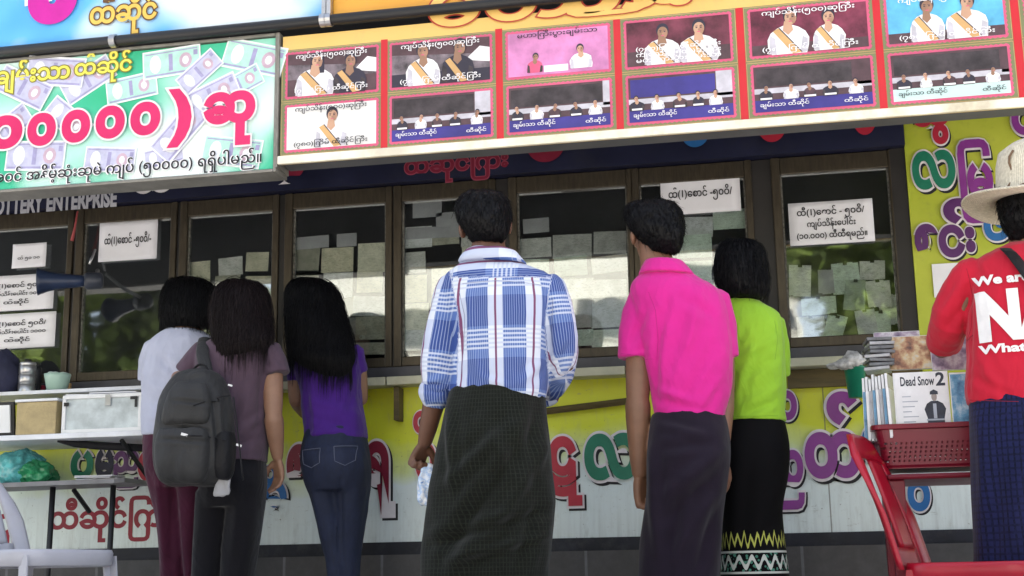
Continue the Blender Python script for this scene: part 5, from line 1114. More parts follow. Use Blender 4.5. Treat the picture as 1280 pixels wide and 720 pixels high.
# packet
p = J(527, 582, .09)
m, t, b = nodes('blue_white_packet'); n = NOISE(t, OBJ(t), 38, 3, .5); t.links.new(RAMP(t, n, [(.42, (.75, .78, .84)), (.52, (.35, .50, .75)), (.62, (.72, .76, .82)), (.7, (.12, .25, .55))]), b.inputs['Base Color']); b.inputs['Roughness'].default_value = .22
t_ = thing('tissue_packet', p + Vector((.02, 0, -.11)), 'crumpled blue and white plastic packet gripped in the left hand of the plaid shirt man', 'packet')
mb = MB(); mb.loft(F.rings(dense([(578, 528, 538, .02, .09), (590, 525, 545, .035, .085), (606, 523, 550, .045, .08), (622, 522, 551, .05, .08), (632, 525, 549, .03, .08)]), 24)); remeshed(mb, 'film', m, t_, .004, 1, [(530, 590, 536, 630, 3, -.007), (542, 590, 546, 632, 3, .006), (526, 610, 550, 606, 3, .005)], [(.008, (60, 60, 30), 2)])

# ================================================================== young man in pink
F = Fig(-.98, 855, 'person', 'young man in a bright pink polo shirt and dark violet longyi'); R_ = F.root; J = F.J
mb = MB(); hp, hr = head(mb, J(819, 293, .035), rad(22), rad(3), .97)
mb.chain([J(817, 304, .015), J(824, 348, 0)], [.053, .06], 18, 1)
mb.loft(F.rings(dense([(345, 806, 850, .12, 0), (365, 794, 896, .17, 0), (420, 806, 906, .20, 0), (480, 816, 908, .2, 0), (530, 820, 902, .19, 0), (580, 818, 906, .2, 0), (600, 824, 898, .17, 0)])))
Ls, Le, Lw = J(802, 372), J(797, 500, -.02), J(800, 592, .03); Rs, Re, Rw = J(898, 376, .02), J(905, 492, .03), J(901, 568, .0)
mb.chain([Ls, Le], [.05, .043], 16, 2); mb.chain([Le, Le.lerp(Lw, .3), Lw], [.043, .042, .030], 16, 1); mb.chain([Rs, Re], [.048, .040], 16, 2); mb.chain([Re, Rw], [.040, .027], 16, 1)
hand(mb, Lw, J(805, 622, .05) - Lw, J(830, 610, .10) - J(800, 610, 0), 1.22, .95, -1); hand(mb, Rw, J(908, 602, .0) - Rw, J(925, 600, .12) - J(905, 600, 0), 1.0, .45, 1, .12)
gx = F.g.x; legs(mb, F, gx, .06); remeshed(mb, 'body', skinA, R_, .0048, 3); eyes(hp, hr, R_, .97); sandals(F, gx, .06, sandM)
mb = MB(); mb.loft(F.rings(dense([(252, 806, 836, .08, .015), (257, 794, 846, .15, .01), (268, 785, 854, .195, .005), (280, 784, 855, .20, .0), (291, 791, 855, .18, -.016), (301, 802, 853, .14, -.028), (310, 811, 850, .09, -.034), (317, 819, 845, .05, -.03)]), e=2.2)); mb.ell(J(796, 268, .03), (.045, .09, .04))
hr_ = remeshed(mb, 'hair', hairA, R_, .005, 3, wr=[(.004, (34, 34, 40), 13), (.0035, (170, 170, 70), 19)]); cover(hr_, 2600, .030, 'short', 6, .0009, .0012)
pinkM = clothmat('pink_cotton', (.60, .018, .25), .06, .2, 240, .8)
mb = MB(); mb.loft(F.rings(dense([(338, 808, 856, .13, 0, .2), (347, 798, 872, .16, 0, .2), (356, 790, 890, .19, 0, .2), (370, 787, 904, .22, 0, .1), (400, 792, 912, .24, 0), (440, 802, 917, .25, 0), (480, 812, 915, .25, 0), (512, 817, 908, .24, 0), (523, 819, 906, .235, 0)])))
sleeve(mb, [J(806, 366), J(800, 388, -.003), J(797, 415, -.006), J(796, 447, -.01)], [.050, .057, .061, .064]); sleeve(mb, [J(894, 372, .02), J(901, 405, .02), J(904, 446, .02)], [.050, .054, .056])
cr = [(824, 390, 818, 500, 5, -.010), (836, 360, 826, 430, 5, -.006), (880, 350, 856, 440, 7, .007), (870, 400, 838, 490, 6, .007), (890, 430, 850, 510, 6, -.008), (900, 470, 870, 515, 5, .006), (822, 500, 880, 512, 5, -.007), (818, 485, 860, 500, 5, .006), (812, 440, 776, 446, 3, .004), (812, 380, 788, 430, 5, -.006), (850, 370, 900, 400, 6, -.005)]
ps = remeshed(mb, 'polo_shirt', pinkM, R_, VX, 4, cr, [(.005, (13, 13, 9), 22), (.002, (40, 40, 26), 25)])
mb = MB(); mb.loft(F.rings(dense([(327, 806, 853, .135, -.012, .2), (332, 803, 858, .145, -.014, .2), (341, 799, 866, .165, -.015, .2), (345, 798, 869, .17, -.012, .2)]))); remeshed(mb, 'collar', pinkM, R_, .0042, 2)
pk_ = mat('pink_thread', (.42, .012, .17), .8, .1); SEAMY[0] = F.Y - .15
for tr in ([(809, 362), (818, 385), (821, 420), (819, 450)], [(817, 516), (850, 517), (900, 515)], [(776, 442), (796, 444), (818, 446)]): seam(R_, ps, tr, pk_)
vl = weavemat('dark_violet_longyi', (.010, .006, .014), (.020, .014, .025), .008, .001, .4)
skirt(F, [(517, 818, 906, .23, 0), (522, 814, 908, .24, 0), (550, 811, 913, .27, -.015), (585, 808, 912, .29, -.02), (620, 806, 906, .28, -.01), (660, 802, 902, .27, 0), (720, 798, 898, .26, 0), (790, 798, 898, .26, 0), (842, 800, 896, .25, 0)], vl, 'longyi',
      [(905, 560, 830, 620, 8, 0.0150), (908, 590, 830, 650, 8, -0.0150), (820, 530, 880, 545, 5, 0.0075), (830, 560, 890, 552, 6, -0.0090), (812, 560, 822, 690, 7, 0.0150), (890, 620, 840, 700, 9, 0.0150), (898, 640, 870, 720, 7, -0.0135), (850, 600, 835, 720, 7, -0.0120)], [(.007, (7, 7, 4), 31), (.003, (24, 24, 10), 38)])
# ================================================================== woman in lime green
F = Fig(-.74, 945, 'person', 'woman with bobbed hair in a lime green blouse and long black patterned skirt'); R_ = F.root; J = F.J
mb = MB(); hp, hr = head(mb, J(928, 340, .04), rad(12), rad(-4), .95); mb.chain([J(926, 360, .0), J(930, 392, -.005)], [.046, .052], 16, 1)
mb.loft(F.rings(dense([(388, 908, 950, .11, 0), (402, 902, 972, .16, 0), (450, 910, 974, .19, 0), (500, 914, 972, .18, 0), (560, 908, 978, .2, 0), (600, 914, 970, .17, 0)])))
Ls, Le, Lw = J(908, 408), J(908, 505, .04), J(910, 560, .14); Rs, Re, Rw = J(962, 408, .02), J(968, 488, .10), J(950, 470, .3)
mb.chain([Ls, Le], [.042, .035], 14, 2); mb.chain([Le, Lw], [.035, .024], 14, 1); mb.chain([Rs, J(968, 450, .06), Re], [.030, .028, .028], 14, 1); mb.chain([Re, Rw], [.028, .022], 14, 1)
hand(mb, Lw, J(907, 596, .03) - Lw, J(920, 590, .10) - J(900, 590, 0), .95, .42, -1, .12); hand(mb, Rw, Vector((-.3, .9, .1)), Vector((0, 0, 1)), .9, .4, 1)
gx = F.g.x; legs(mb, F, gx, .055, r=(.05, .04, .042, .032)); remeshed(mb, 'body', skinB, R_, .0048, 3); eyes(hp, hr, R_, .95); sandals(F, gx, .055, sandM)
mb = MB(); mb.loft(F.rings(dense([(301, 912, 938, .08, .02), (306, 902, 950, .15, .015), (318, 895, 957, .20, .01), (335, 893, 960, .22, .005), (350, 894, 962, .22, .0), (362, 899, 960, .20, -.01), (371, 906, 956, .15, -.02), (376, 914, 948, .08, -.02)]), e=2.2))
hr_ = remeshed(mb, 'hair', hairA, R_, .0045, 4, post=hairpost(.0025, 120, 8, 4)); cover(hr_, 2600, .07, 'long', 4)
limeM = clothmat('lime_cotton', (.27, .50, .03), .06, .2, 240, .8)
mb = MB(); mb.loft(F.rings(dense([(376, 906, 948, .12, -.005), (384, 900, 962, .15, -.005), (393, 896, 974, .18, 0), (410, 897, 979, .215, 0), (450, 902, 982, .23, 0), (490, 905, 983, .225, 0), (515, 907, 982, .225, 0), (528, 906, 984, .235, 0)])))
sleeve(mb, [J(908, 404), J(906, 455, -.01)], [.046, .048]); sleeve(mb, [J(966, 402, .02), J(972, 440, .06), J(973, 468, .09)], [.044, .043, .042])
bl = remeshed(mb, 'blouse', limeM, R_, VX, 4, [(975, 420, 920, 450, 5, .006), (980, 440, 925, 475, 5, -.006), (945, 420, 918, 500, 5, .006), (980, 480, 920, 510, 5, .006), (975, 500, 930, 518, 4, -.006), (935, 400, 920, 440, 4, -.004)], [(.004, (14, 14, 10), 42), (.002, (44, 44, 30), 45)])
lm_ = mat('lime_thread', (.18, .35, .02), .8, .1); SEAMY[0] = F.Y - .15
for tr in ([(968, 396), (972, 420), (968, 450)], [(914, 518), (945, 519), (976, 517)]): seam(R_, bl, tr, lm_)
m, t, b = nodes('black_patterned_skirt'); o = OBJ(t); sp = N(t, 'ShaderNodeSeparateXYZ'); t.links.new(o, sp.inputs[0]); ang = M(t, 'MULTIPLY', M(t, 'ARCTAN2', sp.outputs[0], M(t, 'MULTIPLY', sp.outputs[1], -1)), .13); z = sp.outputs[2]
zz1 = J(945, 676).z; zz2 = J(945, 703).z
jit = NOISE(t, SCALE(t, o, (1, 1, .0)), 70, 2, .5); tri = M(t, 'ABSOLUTE', M(t, 'SUBTRACT', M(t, 'FRACT', M(t, 'ADD', M(t, 'DIVIDE', ang, .024), 50)), .5)); zc = M(t, 'ADD', M(t, 'SUBTRACT', z, zz1), M(t, 'MULTIPLY', M(t, 'SUBTRACT', tri, .25), .075)); zc = M(t, 'ADD', zc, M(t, 'MULTIPLY', M(t, 'SUBTRACT', jit, .5), .05))
zig = M(t, 'LESS_THAN', M(t, 'ABSOLUTE', zc), .0085)
swv = M(t, 'ADD', M(t, 'SUBTRACT', z, zz2), M(t, 'MULTIPLY', M(t, 'SINE', M(t, 'MULTIPLY', ang, 140)), .016)); sw1 = M(t, 'LESS_THAN', M(t, 'ABSOLUTE', swv), .0095); sw2 = M(t, 'LESS_THAN', M(t, 'ABSOLUTE', M(t, 'SUBTRACT', M(t, 'ABSOLUTE', M(t, 'SUBTRACT', z, zz2)), .034)), .0035)
vor = N(t, 'ShaderNodeTexVoronoi'); vor.inputs['Scale'].default_value = 75; t.links.new(o, vor.inputs['Vector']); spot = M(t, 'MULTIPLY', M(t, 'LESS_THAN', vor.outputs['Distance'], .38), M(t, 'LESS_THAN', M(t, 'ABSOLUTE', M(t, 'SUBTRACT', z, zz2)), .032))
c = MIX(t, zig, (.0022, .002, .003), (.42, .44, .10)); c = MIX(t, M(t, 'MULTIPLY', spot, .6), c, (.10, .32, .24)); c = MIX(t, M(t, 'MULTIPLY', M(t, 'MAXIMUM', sw1, sw2), .9), c, (.55, .58, .55))
t.links.new(c, b.inputs['Base Color']); b.inputs['Roughness'].default_value = .85; b.inputs['Specular IOR Level'].default_value = .15
skirt(F, [(514, 914, 976, .19, 0), (524, 909, 981, .21, 0), (555, 900, 987, .25, -.02), (590, 900, 986, .26, -.02), (630, 902, 979, .24, -.01), (660, 902, 980, .235, 0), (720, 901, 987, .24, 0), (780, 900, 990, .25, 0), (822, 901, 990, .25, 0)], m, 'skirt', [(975, 600, 930, 700, 8, .006), (940, 560, 925, 690, 8, -.006)], [(.006, (8, 8, 3), 51)])
# ================================================================== woman in white tee (behind)
F = Fig(-.45, 222, 'person', 'woman in a white tee and maroon trousers leaning toward the window beside the backpack'); R_ = F.root; J = F.J
mb = MB(); hp, hr = head(mb, J(240, 385, .07), rad(-14), rad(-14), .95); mb.chain([J(236, 400, .03), J(230, 430, 0)], [.046, .054], 16, 1)
mb.loft(F.rings(dense([(424, 205, 252, .12, 0), (440, 190, 266, .17, 0), (480, 188, 262, .19, 0), (530, 192, 258, .19, 0), (580, 190, 258, .21, 0), (610, 194, 254, .18, 0)])))
Ls, Le, Lw = J(190, 440), J(193, 505, .10), J(215, 490, .30); Rs, Re, Rw = J(266, 440), J(268, 510, .10), J(250, 490, .30)
for a, e, w_, sd_ in ((Ls, Le, Lw, 1), (Rs, Re, Rw, -1)):
    mb.chain([a, e], [.042, .036], 14, 2); mb.chain([e, w_], [.036, .024], 14, 1); hand(mb, w_, Vector((.2 * sd_, .9, 0)), Vector((sd_ * .6, 0, .8)), .92, .5, 1)
gx = at(231, 760, F.Y).x; legs(mb, F, gx, .045, r=(.05, .04, .042, .032)); remeshed(mb, 'body', skinB, R_, .0048, 3); eyes(hp, hr, R_, .95); sandals(F, gx, .065, sandM)
mb = MB(); mb.loft(F.rings(dense([(348, 226, 250, .08, .06), (353, 215, 262, .15, .055), (365, 208, 270, .20, .05), (382, 204, 272, .21, .04), (396, 203, 272, .20, .03), (404, 204, 268, .17, .02), (410, 208, 258, .10, .01)]), e=2.2))
hr_ = remeshed(mb, 'hair', hairA, R_, .0045, 4, post=hairpost(.0025, 110, 8, 7)); cover(hr_, 2600, .13, 'long', 7)
whM = clothmat('white_cotton', (.42, .44, .55), .06, .2, 240, .85)
mb = MB(); mb.loft(F.rings(dense([(412, 212, 250, .13, 0), (420, 200, 262, .17, 0), (430, 188, 272, .20, 0), (450, 183, 274, .22, 0), (480, 181, 272, .225, 0), (510, 181, 268, .225, 0), (535, 180, 268, .23, 0), (546, 181, 267, .23, 0)])))
sleeve(mb, [J(194, 432), J(189, 452, .015), J(188, 474, .04)], [.046, .050, .052]); sleeve(mb, [J(264, 434), J(268, 470, .03)], [.046, .052])
remeshed(mb, 'tee_shirt', whM, R_, VX, 4, [(190, 440, 225, 470, 5, -.006), (185, 480, 240, 500, 6, .006), (184, 500, 240, 520, 5, -.006), (186, 520, 230, 532, 4, .006), (200, 430, 190, 470, 5, .005)], [(.005, (14, 14, 10), 62), (.002, (44, 44, 30), 65)])
marM = clothmat('maroon_cotton', (.045, .005, .020), .2, .2, 220, .85)
def trousers(F, spec_hip, legL, legR, m_, name, cr, wr):
    mb = MB(); mb.loft(F.rings(dense(spec_hip), 32, 1, 2.3)); mb.loft(F.rings(dense(legL), 28)); mb.loft(F.rings(dense(legR), 28)); return remeshed(mb, name, m_, F.root, .0065, 4, cr, wr)
trousers(F, [(538, 184, 262, .22, 0), (550, 182, 264, .23, 0), (580, 184, 264, .25, -.01), (610, 190, 262, .22, 0)], [(590, 186, 228, .2, -.01), (640, 196, 232, .17, 0), (690, 203, 236, .15, 0), (740, 205, 236, .14, .0), (832, 205, 234, .13, 0)], [(590, 224, 263, .2, -.01), (640, 228, 258, .17, 0), (690, 232, 254, .15, 0), (740, 236, 256, .14, 0), (832, 236, 256, .13, 0)], marM, 'trousers', [(195, 590, 205, 700, 4, .006), (215, 600, 214, 720, 5, -.006)], [(.005, (12, 12, 4), 71)])
# ================================================================== woman in grey tee with backpack
F = Fig(-.68, 296, 'person', 'woman with long brown hair in a mauve grey tee carrying a backpack on one shoulder'); R_ = F.root; J = F.J
mb = MB(); hp, hr = head(mb, J(303, 388, .05), rad(-6), rad(-4), .95); mb.chain([J(302, 402, .02), J(299, 434, 0)], [.046, .052], 16, 1)
mb.loft(F.rings(dense([(430, 275, 320, .12, 0), (444, 254, 340, .17, 0), (490, 258, 330, .19, 0), (540, 262, 326, .18, 0), (590, 262, 328, .21, 0), (620, 266, 322, .18, 0)])))
Ls, Le, Lw = J(250, 444), J(232, 476, .02), J(215, 470, .25); Rs, Re, Rw = J(340, 444), J(342, 520, -.02), J(347, 572, .03)
mb.chain([Ls, Le], [.042, .037], 14, 2); mb.chain([Le, Lw], [.036, .025], 14, 1); mb.chain([Rs, Re], [.042, .036], 14, 2); mb.chain([Re, Re.lerp(Rw, .3), Rw], [.036, .036, .023], 14, 1)
hand(mb, Rw, J(349, 600, .05) - Rw, J(335, 590, .06) - J(352, 590, 0), .92, .35, 1, .15); hand(mb, Lw, Vector((-.2, .9, .2)), Vector((.6, 0, .8)), .92, .6, 1)
gx = at(277, 780, F.Y).x; legs(mb, F, gx, .055, r=(.052, .04, .042, .032)); remeshed(mb, 'body', skinB, R_, .0048, 3); eyes(hp, hr, R_, .95); sandals(F, gx, .075, sandM)
mb = MB(); mb.loft(F.rings(dense([(351, 288, 314, .08, .03), (356, 278, 326, .15, .03), (368, 270, 333, .20, .02), (385, 267, 336, .21, .01), (402, 266, 338, .20, -.005), (415, 266, 340, .17, -.025), (428, 268, 338, .13, -.05), (438, 272, 326, .09, -.07), (446, 277, 300, .05, -.08)]), e=2.2))
hr_ = remeshed(mb, 'hair', hairB, R_, .0045, 4, post=hairpost(.0025, 120, 5, 17)); cover(hr_, 2600, .22, 'long', 17)
gyM = clothmat('mauve_grey_cotton', (.080, .050, .072), .1, .2, 240, .85)
mb = MB(); mb.loft(F.rings(dense([(418, 278, 322, .12, 0), (426, 264, 336, .16, 0), (436, 250, 350, .19, 0), (452, 246, 350, .215, 0), (480, 250, 340, .22, 0), (520, 254, 334, .215, 0), (560, 258, 332, .225, 0), (577, 259, 331, .23, 0)])))
sleeve(mb, [J(256, 436), J(246, 450, .0), J(236, 466, .01)], [.044, .050, .054]); sleeve(mb, [J(336, 436), J(341, 450, -.005), J(345, 468, -.01)], [.044, .049, .053])
remeshed(mb, 'tee_shirt', gyM, R_, VX, 4, [(332, 450, 322, 540, 5, -.007), (318, 460, 300, 540, 6, .006), (330, 520, 290, 545, 5, .006), (330, 545, 285, 560, 5, -.006), (300, 440, 295, 520, 6, -.005), (340, 450, 352, 462, 3, .004)], [(.005, (14, 14, 10), 82), (.002, (44, 44, 30), 85)])
bkM = clothmat('black_trouser_cloth', (.0028, .0024, .005), .25, .2, 220, .8)
trousers(F, [(568, 263, 329, .21, 0), (580, 260, 330, .22, 0), (605, 254, 330, .25, -.015), (635, 250, 328, .22, 0)], [(615, 250, 292, .2, -.01), (660, 246, 284, .17, 0), (700, 243, 278, .15, 0), (760, 241, 274, .14, 0), (850, 240, 272, .13, 0)], [(615, 288, 329, .2, -.01), (660, 284, 324, .17, 0), (700, 280, 318, .15, 0), (760, 278, 312, .14, 0), (850, 278, 310, .13, 0)], bkM, 'trousers', [(300, 600, 290, 700, 5, .006)], [(.005, (12, 12, 4), 91)])
# backpack
bag1 = clothmat('charcoal_nylon', (.030, .030, .031), .2, .35, 160, .6, .05); bag2 = clothmat('dark_nylon', (.008, .008, .010), .2, .35, 160, .55, .05)
YB = F.Y - .20
class BF: pass
B_ = Fig.__new__(Fig); B_.Y = YB; B_.g = F.g; B_.sc = F.sc
t_ = thing('backpack', at(245, 608, YB), 'charcoal grey backpack hanging from the shoulder of the woman in the mauve grey tee', 'backpack'); B_.root = t_
mb = MB(); mb.loft(B_.rings(dense([(462, 236, 262, .06, .03), (470, 222, 276, .14, .02), (490, 208, 284, .19, .01), (520, 200, 288, .22, 0), (555, 197, 289, .23, 0), (585, 199, 287, .22, 0), (601, 204, 280, .17, .0), (608, 214, 270, .09, .0)]), 36, 1, 2.8))
remeshed(mb, 'main_body', bag1, t_, .006, 3, [(212, 500, 262, 486, 4, -.012), (266, 490, 276, 600, 3, -.010), (280, 500, 284, 590, 3, -.008), (205, 532, 262, 540, 3, -.010), (226, 470, 256, 466, 3, .006)], [(.006, (14, 14, 10), 5)])
mb = MB(); mb.loft(B_.rings(dense([(536, 200, 258, .06, -.10), (548, 196, 262, .09, -.10), (575, 195, 262, .10, -.10), (598, 200, 258, .08, -.09), (605, 208, 250, .04, -.085)]), 30, 1, 3)); remeshed(mb, 'front_pocket', bag1, t_, .005, 2, [(200, 548, 260, 552, 2.5, -.008), (228, 560, 226, 600, 5, .005)], [(.006, (18, 18, 12), 15)])
mb = MB(); mb.loft(B_.rings(dense([(478, 222, 258, .05, -.075), (488, 213, 262, .08, -.085), (505, 207, 263, .09, -.09), (525, 203, 262, .07, -.095), (533, 206, 258, .03, -.09)]), 30, 1, 2.6)); remeshed(mb, 'upper_pocket', bag1, t_, .005, 2, [(214, 500, 260, 504, 2.5, -.006)], [(.005, (18, 18, 12), 25)])
mb = MB(); mb.loft(B_.rings(dense([(540, 272, 291, .06, -.04), (556, 268, 293, .09, -.04), (585, 268, 291, .09, -.04), (600, 272, 285, .05, -.04)]), 24, 1, 2.6)); remeshed(mb, 'side_pocket', bag2, t_, .005, 2, wr=[(.005, (20, 20, 14), 35)])
def ribbon(name, pts, wd, m_, parent, th=.004, smooth=2):
    mb = MB(); mb.tube(pts, wd, 10, 0, smooth, th / wd); return mb.build(name, m_, parent, smooth=True)
ribbon('shoulder_strap', [at(256, 424, F.Y - .02), at(252, 440, F.Y - .13), at(258, 462, F.Y - .15), at(262, 490, F.Y - .16)], .024, bag1, t_, .010); ribbon('shoulder_strap', [at(282, 500, F.Y - .17), at(290, 540, F.Y - .16), at(287, 600, F.Y - .18)], .012, bag2, t_, .005)
ribbon('grab_handle', [at(238, 468, YB), at(246, 456, YB), at(256, 455, YB), at(262, 466, YB)], .008, bag2, t_)
for a, b_ in (((216, 500), (262, 486)), ((206, 540), (258, 545)), ((266, 488), (278, 596))):
    mb = MB(); q = [at(a[0] + (b_[0] - a[0]) * k / 8, a[1] + (b_[1] - a[1]) * k / 8 - 3 * math.sin(math.pi * k / 8), YB - .3) for k in range(9)]
    hit = []
    objs = [o_ for o_ in t_.children if o_.name.split('.')[0] in ('main_body', 'front_pocket', 'upper_pocket')]
    for p in q:
        best = None
        for o_ in objs:
            r_ = onto(o_, [p], .002)[0]
            if (r_ - p).length > 1e-5 and (best is None or r_.y < best.y): best = r_
        hit.append(best or p + Vector((0, .18, 0)))
    mb.tube(hit, .0028, 6); mb.build('zip', bag2, t_, smooth=True)
for px, py, wd in ((207, 538, .012), (270, 550, .010), (259, 472, .008)):
    mb = MB(); p = at(px, py, YB - .3); best = min((onto(o_, [p], .004)[0] for o_ in t_.children if o_.type == 'MESH' and o_.name.split('.')[0] in ('main_body', 'front_pocket', 'upper_pocket', 'side_pocket') and (onto(o_, [p])[0] - p).length > 1e-5), key=lambda v: v.y, default=p + Vector((0, .2, 0)))
    mb.rbox(best, wd, .0015, wd * .4, (0, .3, .1)); mb.build('small_badge', mat('pale_badge', (.65, .65, .66), .4, .05), t_)
mb = MB(); mb.loft(B_.rings([(586, 283, 288, .012, -.03), (596, 275, 289, .02, -.03), (612, 268, 289, .018, -.03), (620, 267, 286, .01, -.03)], 16)); tg = remeshed(mb, 'loose_cloth_tag', mat('pale_grey_cloth', (.32, .32, .34), .8, .2), t_, .004, 1, wr=[(.008, (50, 50, 30), 3)])
# ================================================================== woman in purple
F = Fig(-.42, 412, 'person', 'woman with long black hair in a purple top and dark blue jeans'); R_ = F.root; J = F.J
mb = MB(); hp, hr = head(mb, J(386, 386, .06), rad(10), rad(-8), .95); mb.chain([J(392, 402, .02), J(402, 436, 0)], [.046, .052], 16, 1)
mb.loft(F.rings(dense([(430, 380, 428, .12, 0), (446, 368, 444, .17, 0), (490, 380, 446, .19, 0), (530, 386, 450, .18, 0), (580, 388, 452, .22, 0), (610, 394, 448, .18, 0)])))
Ls, Le, Lw = J(372, 446), J(371, 500, .03), J(384, 520, .25); Rs, Re, Rw = J(444, 446, .02), J(450, 498, .08), J(436, 488, .30)
for a, e, w_, sd_ in ((Ls, Le, Lw, 1), (Rs, Re, Rw, -1)):
    mb.chain([a, e], [.042, .036], 14, 2); mb.chain([e, w_], [.036, .024], 14, 1); hand(mb, w_, Vector((.2 * sd_, .9, .1)), Vector((sd_ * .6, 0, .8)), .92, .5, 1)
gx = at(428, 760, F.Y).x; legs(mb, F, gx, .028, r=(.042, .034, .034, .028)); remeshed(mb, 'body', skinB, R_, .0048, 3); eyes(hp, hr, R_, .95); sandals(F, gx, .05, sandM)
mb = MB(); mb.loft(F.rings(dense([(349, 376, 398, .08, .04), (353, 366, 410, .15, .04), (364, 359, 421, .20, .03), (382, 358, 427, .21, .02), (400, 358, 432, .21, .0), (418, 358, 438, .18, -.025), (436, 360, 442, .14, -.05), (448, 366, 443, .11, -.075), (458, 378, 440, .08, -.085), (466, 392, 436, .05, -.09), (471, 404, 428, .03, -.09)]), e=2.2))
hr_ = remeshed(mb, 'hair', hairA, R_, .0045, 4, post=hairpost(.0025, 120, 5, 27)); cover(hr_, 2600, .28, 'long', 27)
puM = clothmat('purple_cotton', (.055, .012, .19), .1, .2, 240, .8)
mb = MB(); mb.loft(F.rings(dense([(422, 384, 426, .12, 0), (430, 372, 440, .16, 0), (440, 364, 448, .19, 0), (460, 368, 450, .21, 0), (490, 378, 450, .21, 0), (515, 380, 454, .215, 0), (535, 382, 457, .225, 0), (548, 384, 457, .23, 0)])))
sleeve(mb, [J(374, 438), J(373, 455, .005), J(374, 474, .012)], [.040, .045, .047]); sleeve(mb, [J(442, 438, .01), J(446, 464, .04)], [.040, .043])
remeshed(mb, 'top', puM, R_, VX, 4, [(384, 480, 384, 545, 5, -.007), (390, 500, 450, 520, 5, .006), (388, 520, 450, 538, 5, -.006), (440, 470, 420, 530, 5, .006), (382, 545, 430, 536, 4, .006)], [(.005, (14, 14, 10), 102), (.002, (44, 44, 30), 105)])
m, t, b = nodes('dark_denim'); o = OBJ(t); n = NOISE(t, o, 6, 5, .6); n2 = NOISE(t, SCALE(t, o, (1, 1, .25)), 120, 3, .6); c = RAMP(t, n, [(.3, (.004, .008, .028)), (.7, (.011, .020, .060))]); t.links.new(MIX(t, .4, c, RAMP(t, n2, [(.3, (.3, .3, .3)), (.7, (1, 1, 1))]), 'MULTIPLY'), b.inputs['Base Color']); b.inputs['Roughness'].default_value = .8; BUMP(t, b, n2, .3, .002); denim = m
jn = trousers(F, [(536, 386, 455, .22, 0), (545, 382, 457, .23, 0), (570, 379, 460, .26, -.02), (592, 381, 461, .25, -.02), (615, 388, 458, .22, -.005)], [(595, 382, 426, .2, -.01), (640, 395, 430, .165, 0), (680, 404, 432, .14, .01), (720, 411, 434, .13, .0), (832, 410, 432, .12, 0)], [(595, 420, 461, .2, -.01), (640, 424, 457, .165, .0), (680, 424, 452, .14, .0), (720, 424, 449, .13, 0), (832, 424, 448, .12, 0)], denim, 'jeans', [(390, 600, 400, 660, 4, .005), (425, 600, 428, 700, 3, -.008), (385, 560, 455, 556, 2, .003)], [(.005, (12, 12, 5), 111), (.003, (30, 30, 16), 113)])
for pts in ([(390, 566), (392, 583), (404, 588), (415, 582), (415, 564)], [(432, 562), (434, 580), (445, 585), (455, 578), (455, 560)]):
    q = onto(jn, [at(a[0] + (b_[0] - a[0]) * k / 6, a[1] + (b_[1] - a[1]) * k / 6, F.Y) for a, b_ in zip(pts, pts[1:] + pts[:1]) for k in range(6)], .0015); mb = MB(); mb.tube(q + q[:1], .0016, 5); mb.build('pocket_stitch', mat('denim_stitch', (.10, .11, .16), .8, .2), R_)
# ================================================================== man in red with straw hat
F = Fig(-1.02, 1296, 'person', 'man in a red printed shirt and straw hat bending his arm over the magazines'); R_ = F.root; J = F.J
mb = MB(); hp, hr = head(mb, J(1284, 258, .04), rad(8), rad(-3), 1.0); mb.chain([J(1284, 274, .01), J(1286, 318, 0)], [.056, .062], 18, 1)
mb.loft(F.rings(dense([(312, 1262, 1312, .13, 0), (334, 1218, 1372, .18, 0), (400, 1222, 1368, .22, 0), (470, 1222, 1366, .21, 0), (540, 1226, 1364, .22, 0), (590, 1232, 1358, .2, 0)])))
Ls, Le, Lw = J(1218, 346), J(1186, 412, .06), J(1176, 440, .30); Rs, Re, Rw = J(1372, 346), J(1384, 450, 0), J(1386, 545, .06)
mb.chain([Ls, Le], [.052, .044], 16, 2); mb.chain([Le, Lw], [.044, .03], 16, 1); mb.chain([Rs, Re], [.052, .044], 16, 2); mb.chain([Re, Rw], [.043, .03], 16, 1)
hand(mb, Lw, Vector((.25, .9, -.2)), Vector((.8, 0, .5)), 1.0, .5, 1); hand(mb, Rw, Vector((0, .2, -1)), Vector((-.3, 1, 0)), 1.0, .6, 1)
gx = at(1294, 700, F.Y).x; legs(mb, F, gx, .07); remeshed(mb, 'body', skinA, R_, .0048, 3); eyes(hp, hr, R_, 1.0); sandals(F, gx, .07, sandM)
mb = MB(); mb.loft(F.rings(dense([(222, 1262, 1306, .12, .01), (240, 1250, 1320, .19, .0), (262, 1248, 1322, .20, -.005), (278, 1252, 1316, .17, -.02), (292, 1258, 1310, .11, -.028), (300, 1264, 1302, .05, -.03)]), e=2.2)); hr_ = remeshed(mb, 'hair', hairA, R_, .005, 3, wr=[(.005, (50, 50, 40), 3)]); cover(hr_, 2600, .030, 'short', 7, .0009, .0012)
rdM = clothmat('red_cotton', (.50, .012, .035), .07, .2, 240, .82)
mb = MB(); mb.loft(F.rings(dense([(306, 1258, 1316, .13, 0), (314, 1240, 1338, .17, 0), (324, 1222, 1360, .20, 0), (340, 1211, 1376, .23, 0), (380, 1208, 1380, .26, 0), (440, 1208, 1378, .26, 0), (490, 1207, 1378, .26, 0), (506, 1209, 1376, .255, 0)])))
mb.chain([J(1218, 340), J(1198, 372, .03), J(1186, 402, .06)], [.062, .064, .064], 20, 1); sleeve(mb, [J(1188, 398, .05), J(1184, 414, .10), J(1181, 428, .16)], [.062, .060, .060]); mb.chain([J(1368, 340), J(1376, 400), J(1382, 430)], [.06, .062, .062], 20, 1)
